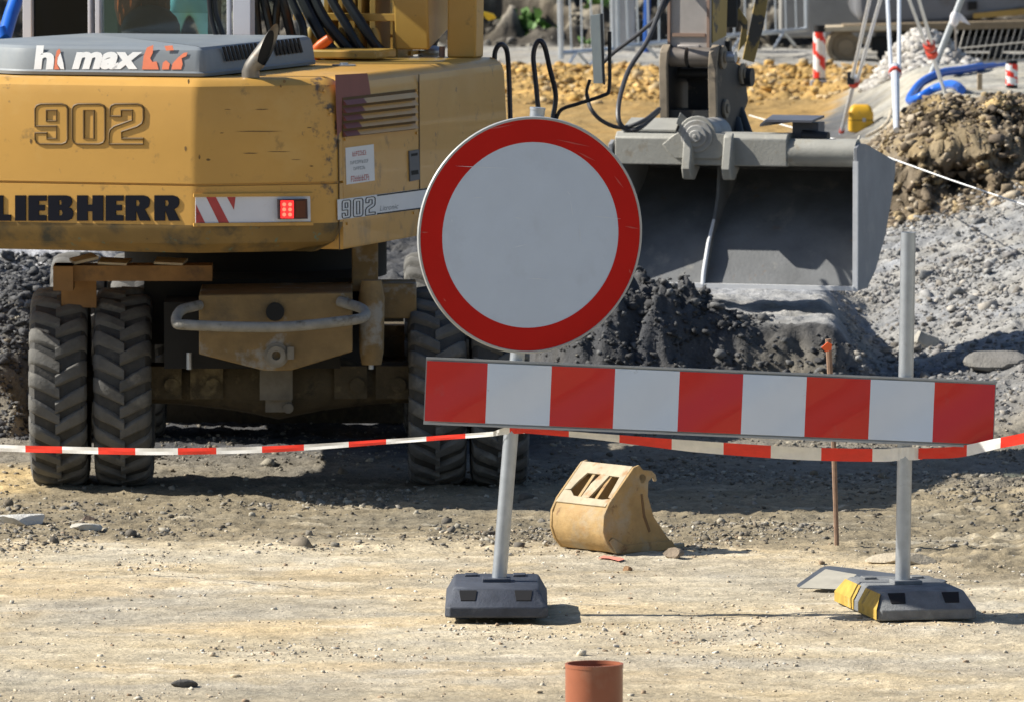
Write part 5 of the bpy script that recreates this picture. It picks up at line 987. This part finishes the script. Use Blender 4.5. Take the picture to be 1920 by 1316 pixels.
# weeds on the embankment
m_leaf = mat('weed_leaf', (.10,.20,.045), .6, 0, .35, 6)
def weed(px, py, d, r, n, label, seed):
    rr_ = random.Random(seed); q = W(px,py,d); gz = ground_z(q.x,d); t = thing('weed_plant', label, 'weed', (q.x,d,gz), 'green weeds on the embankment'); b = MB(); base = Vector((q.x,d,gz-.02))
    for _ in range(n):
        a_ = rr_.uniform(0,6.28); el = rr_.uniform(.25,1.4); L = r*rr_.uniform(.5,1.2); dr = Vector((math.cos(a_)*math.cos(el),math.sin(a_)*math.cos(el),math.sin(el))); st_ = base+Vector((rr_.gauss(0,r*.35),rr_.gauss(0,r*.35),rr_.uniform(0,r*.6))); sd_ = dr.cross(Vector((rr_.gauss(0,1),rr_.gauss(0,1),rr_.gauss(0,1)))).normalized()*L*.20
        md = st_+dr*L*.55+Vector((0,0,.1*L)); e_ = st_+dr*L-Vector((0,0,.18*L)); b.add([st_, md-sd_, md+sd_, e_], [[0,1,2],[1,3,2]])
    b.build('leaves', m_leaf, t, recalc=False)
    b = MB(); b.tube([base, base+Vector((0,0,r*.8))], .006, 5); b.build('stem', m_leaf, t)
weed(985,22,73.2,.20,90,'broad leafy green weed on the embankment left of the barriers',1); weed(1018,34,72.9,.17,80,'bushy green weed just left of the first barrier panel',2); weed(962,8,74,.18,60,'thin green weed near the boom on the embankment',3); weed(1132,30,73.2,.16,55,'green weed seen through the left barrier panel',4); weed(1100,62,72.4,.09,30,'tiny yellowish weed low behind the left barrier panel',5)
# ------------------------------------------------------------------ worker seen through the cab glass
def worker(px, d):
    q = W(px, 30, d); gz = ground_z(q.x, d); t = thing('person', 'worker in teal trousers and yellow vest standing with legs apart behind the cab', 'person', (q.x,d,gz))
    zc = W(px,30,d).z-gz; k = zc/.80
    J = {'pel':(0,0,.93,.13),'bel':(0,0,1.08,.125),'che':(0,.03,1.3,.15),'nek':(0,.04,1.47,.06),'hea':(0,.06,1.56,.085),'top':(0,.06,1.70,.075),
      'hl':(-.10,0,.90,.105),'kl':(-.19,.04,.5,.07),'al':(-.25,.0,.09,.05),'tl':(-.27,.16,.04,.04),'hr':(.10,0,.90,.105),'kr':(.19,.04,.5,.07),'ar':(.25,0,.09,.05),'tr':(.27,.16,.04,.04),
      'sl':(-.19,.03,1.38,.07),'el':(-.30,.05,1.1,.047),'wl':(-.24,.25,1.0,.034),'fl':(-.22,.33,.98,.03),'sr':(.19,.03,1.38,.07),'er':(.30,.05,1.1,.047),'wr':(.24,.25,1.0,.034),'fr':(.22,.33,.98,.03)}
    E = [('pel','bel'),('bel','che'),('che','nek'),('nek','hea'),('hea','top'),('pel','hl'),('hl','kl'),('kl','al'),('al','tl'),('pel','hr'),('hr','kr'),('kr','ar'),('ar','tr'),('che','sl'),('sl','el'),('el','wl'),('wl','fl'),('che','sr'),('sr','er'),('er','wr'),('wr','fr')]
    for s, wj in ((-1,'fl'),(1,'fr')):
        bx_, by_, bz_, _ = J[wj]
        for f in range(4): J[f'{wj}{f}'] = (bx_+(f-1.5)*.018, by_+.07-.008*abs(f-1.5), bz_-.03, .0085); E.append((wj, f'{wj}{f}'))
        J[f'{wj}t'] = (bx_-s*.045, by_+.02, bz_-.01, .009); E.append((wj[0].replace('f','w')+wj[1], f'{wj}t'))
    names = list(J); me = bpy.data.meshes.new('body'); me.from_pydata([Vector(J[n_][:3])*k for n_ in names], [(names.index(a_),names.index(c_)) for a_,c_ in E], [])
    o = bpy.data.objects.new('body_tmp', me); COL.objects.link(o); o.modifiers.new('skin','SKIN'); sb = o.modifiers.new('sub','SUBSURF'); sb.levels = 2
    for i, n_ in enumerate(names): me.skin_vertices[0].data[i].radius = (J[n_][3]*k,)*2; me.skin_vertices[0].data[i].use_root = n_ == 'pel'
    dg = bpy.context.evaluated_depsgraph_get(); m2 = bpy.data.meshes.new_from_object(o.evaluated_get(dg)); bpy.data.objects.remove(o)
    m2.name = 'body'; m2.materials.clear()
    for m in (mat('teal_trousers', (.22,.58,.70), .8, 0, .12, 9), mat('hi_vis_yellow', (.75,.62,.03), .7), mat('skin', (.50,.30,.22), .6), m_black): m2.materials.append(m)
    for p in m2.polygons:
        z = p.center.z/k; ax_ = abs(p.center.x)/k; p.use_smooth = True; p.material_index = 3 if z < .13 else 0 if z < .98 and ax_ < .33 and p.center.y/k < .2 else 1 if z < 1.47 and p.center.y/k < .2 else 2
    ob = bpy.data.objects.new('body', m2); COL.objects.link(ob); ob.parent = t
    b = MB(); hc_ = Vector((0,.06,1.67))*k; b.ell(hc_, (.125*k,.14*k,.11*k)); b.add([hc_+Vector(p)*k for p in ((-.13,.08,-.03),(.13,.08,-.03),(.1,.2,-.03),(-.1,.2,-.03))], [[0,1,2,3]]); h_ = b.build('helmet', mat('helmet_yellow', (.75,.6,.05), .4)); h_.parent = t; 
worker(355, 58.5)
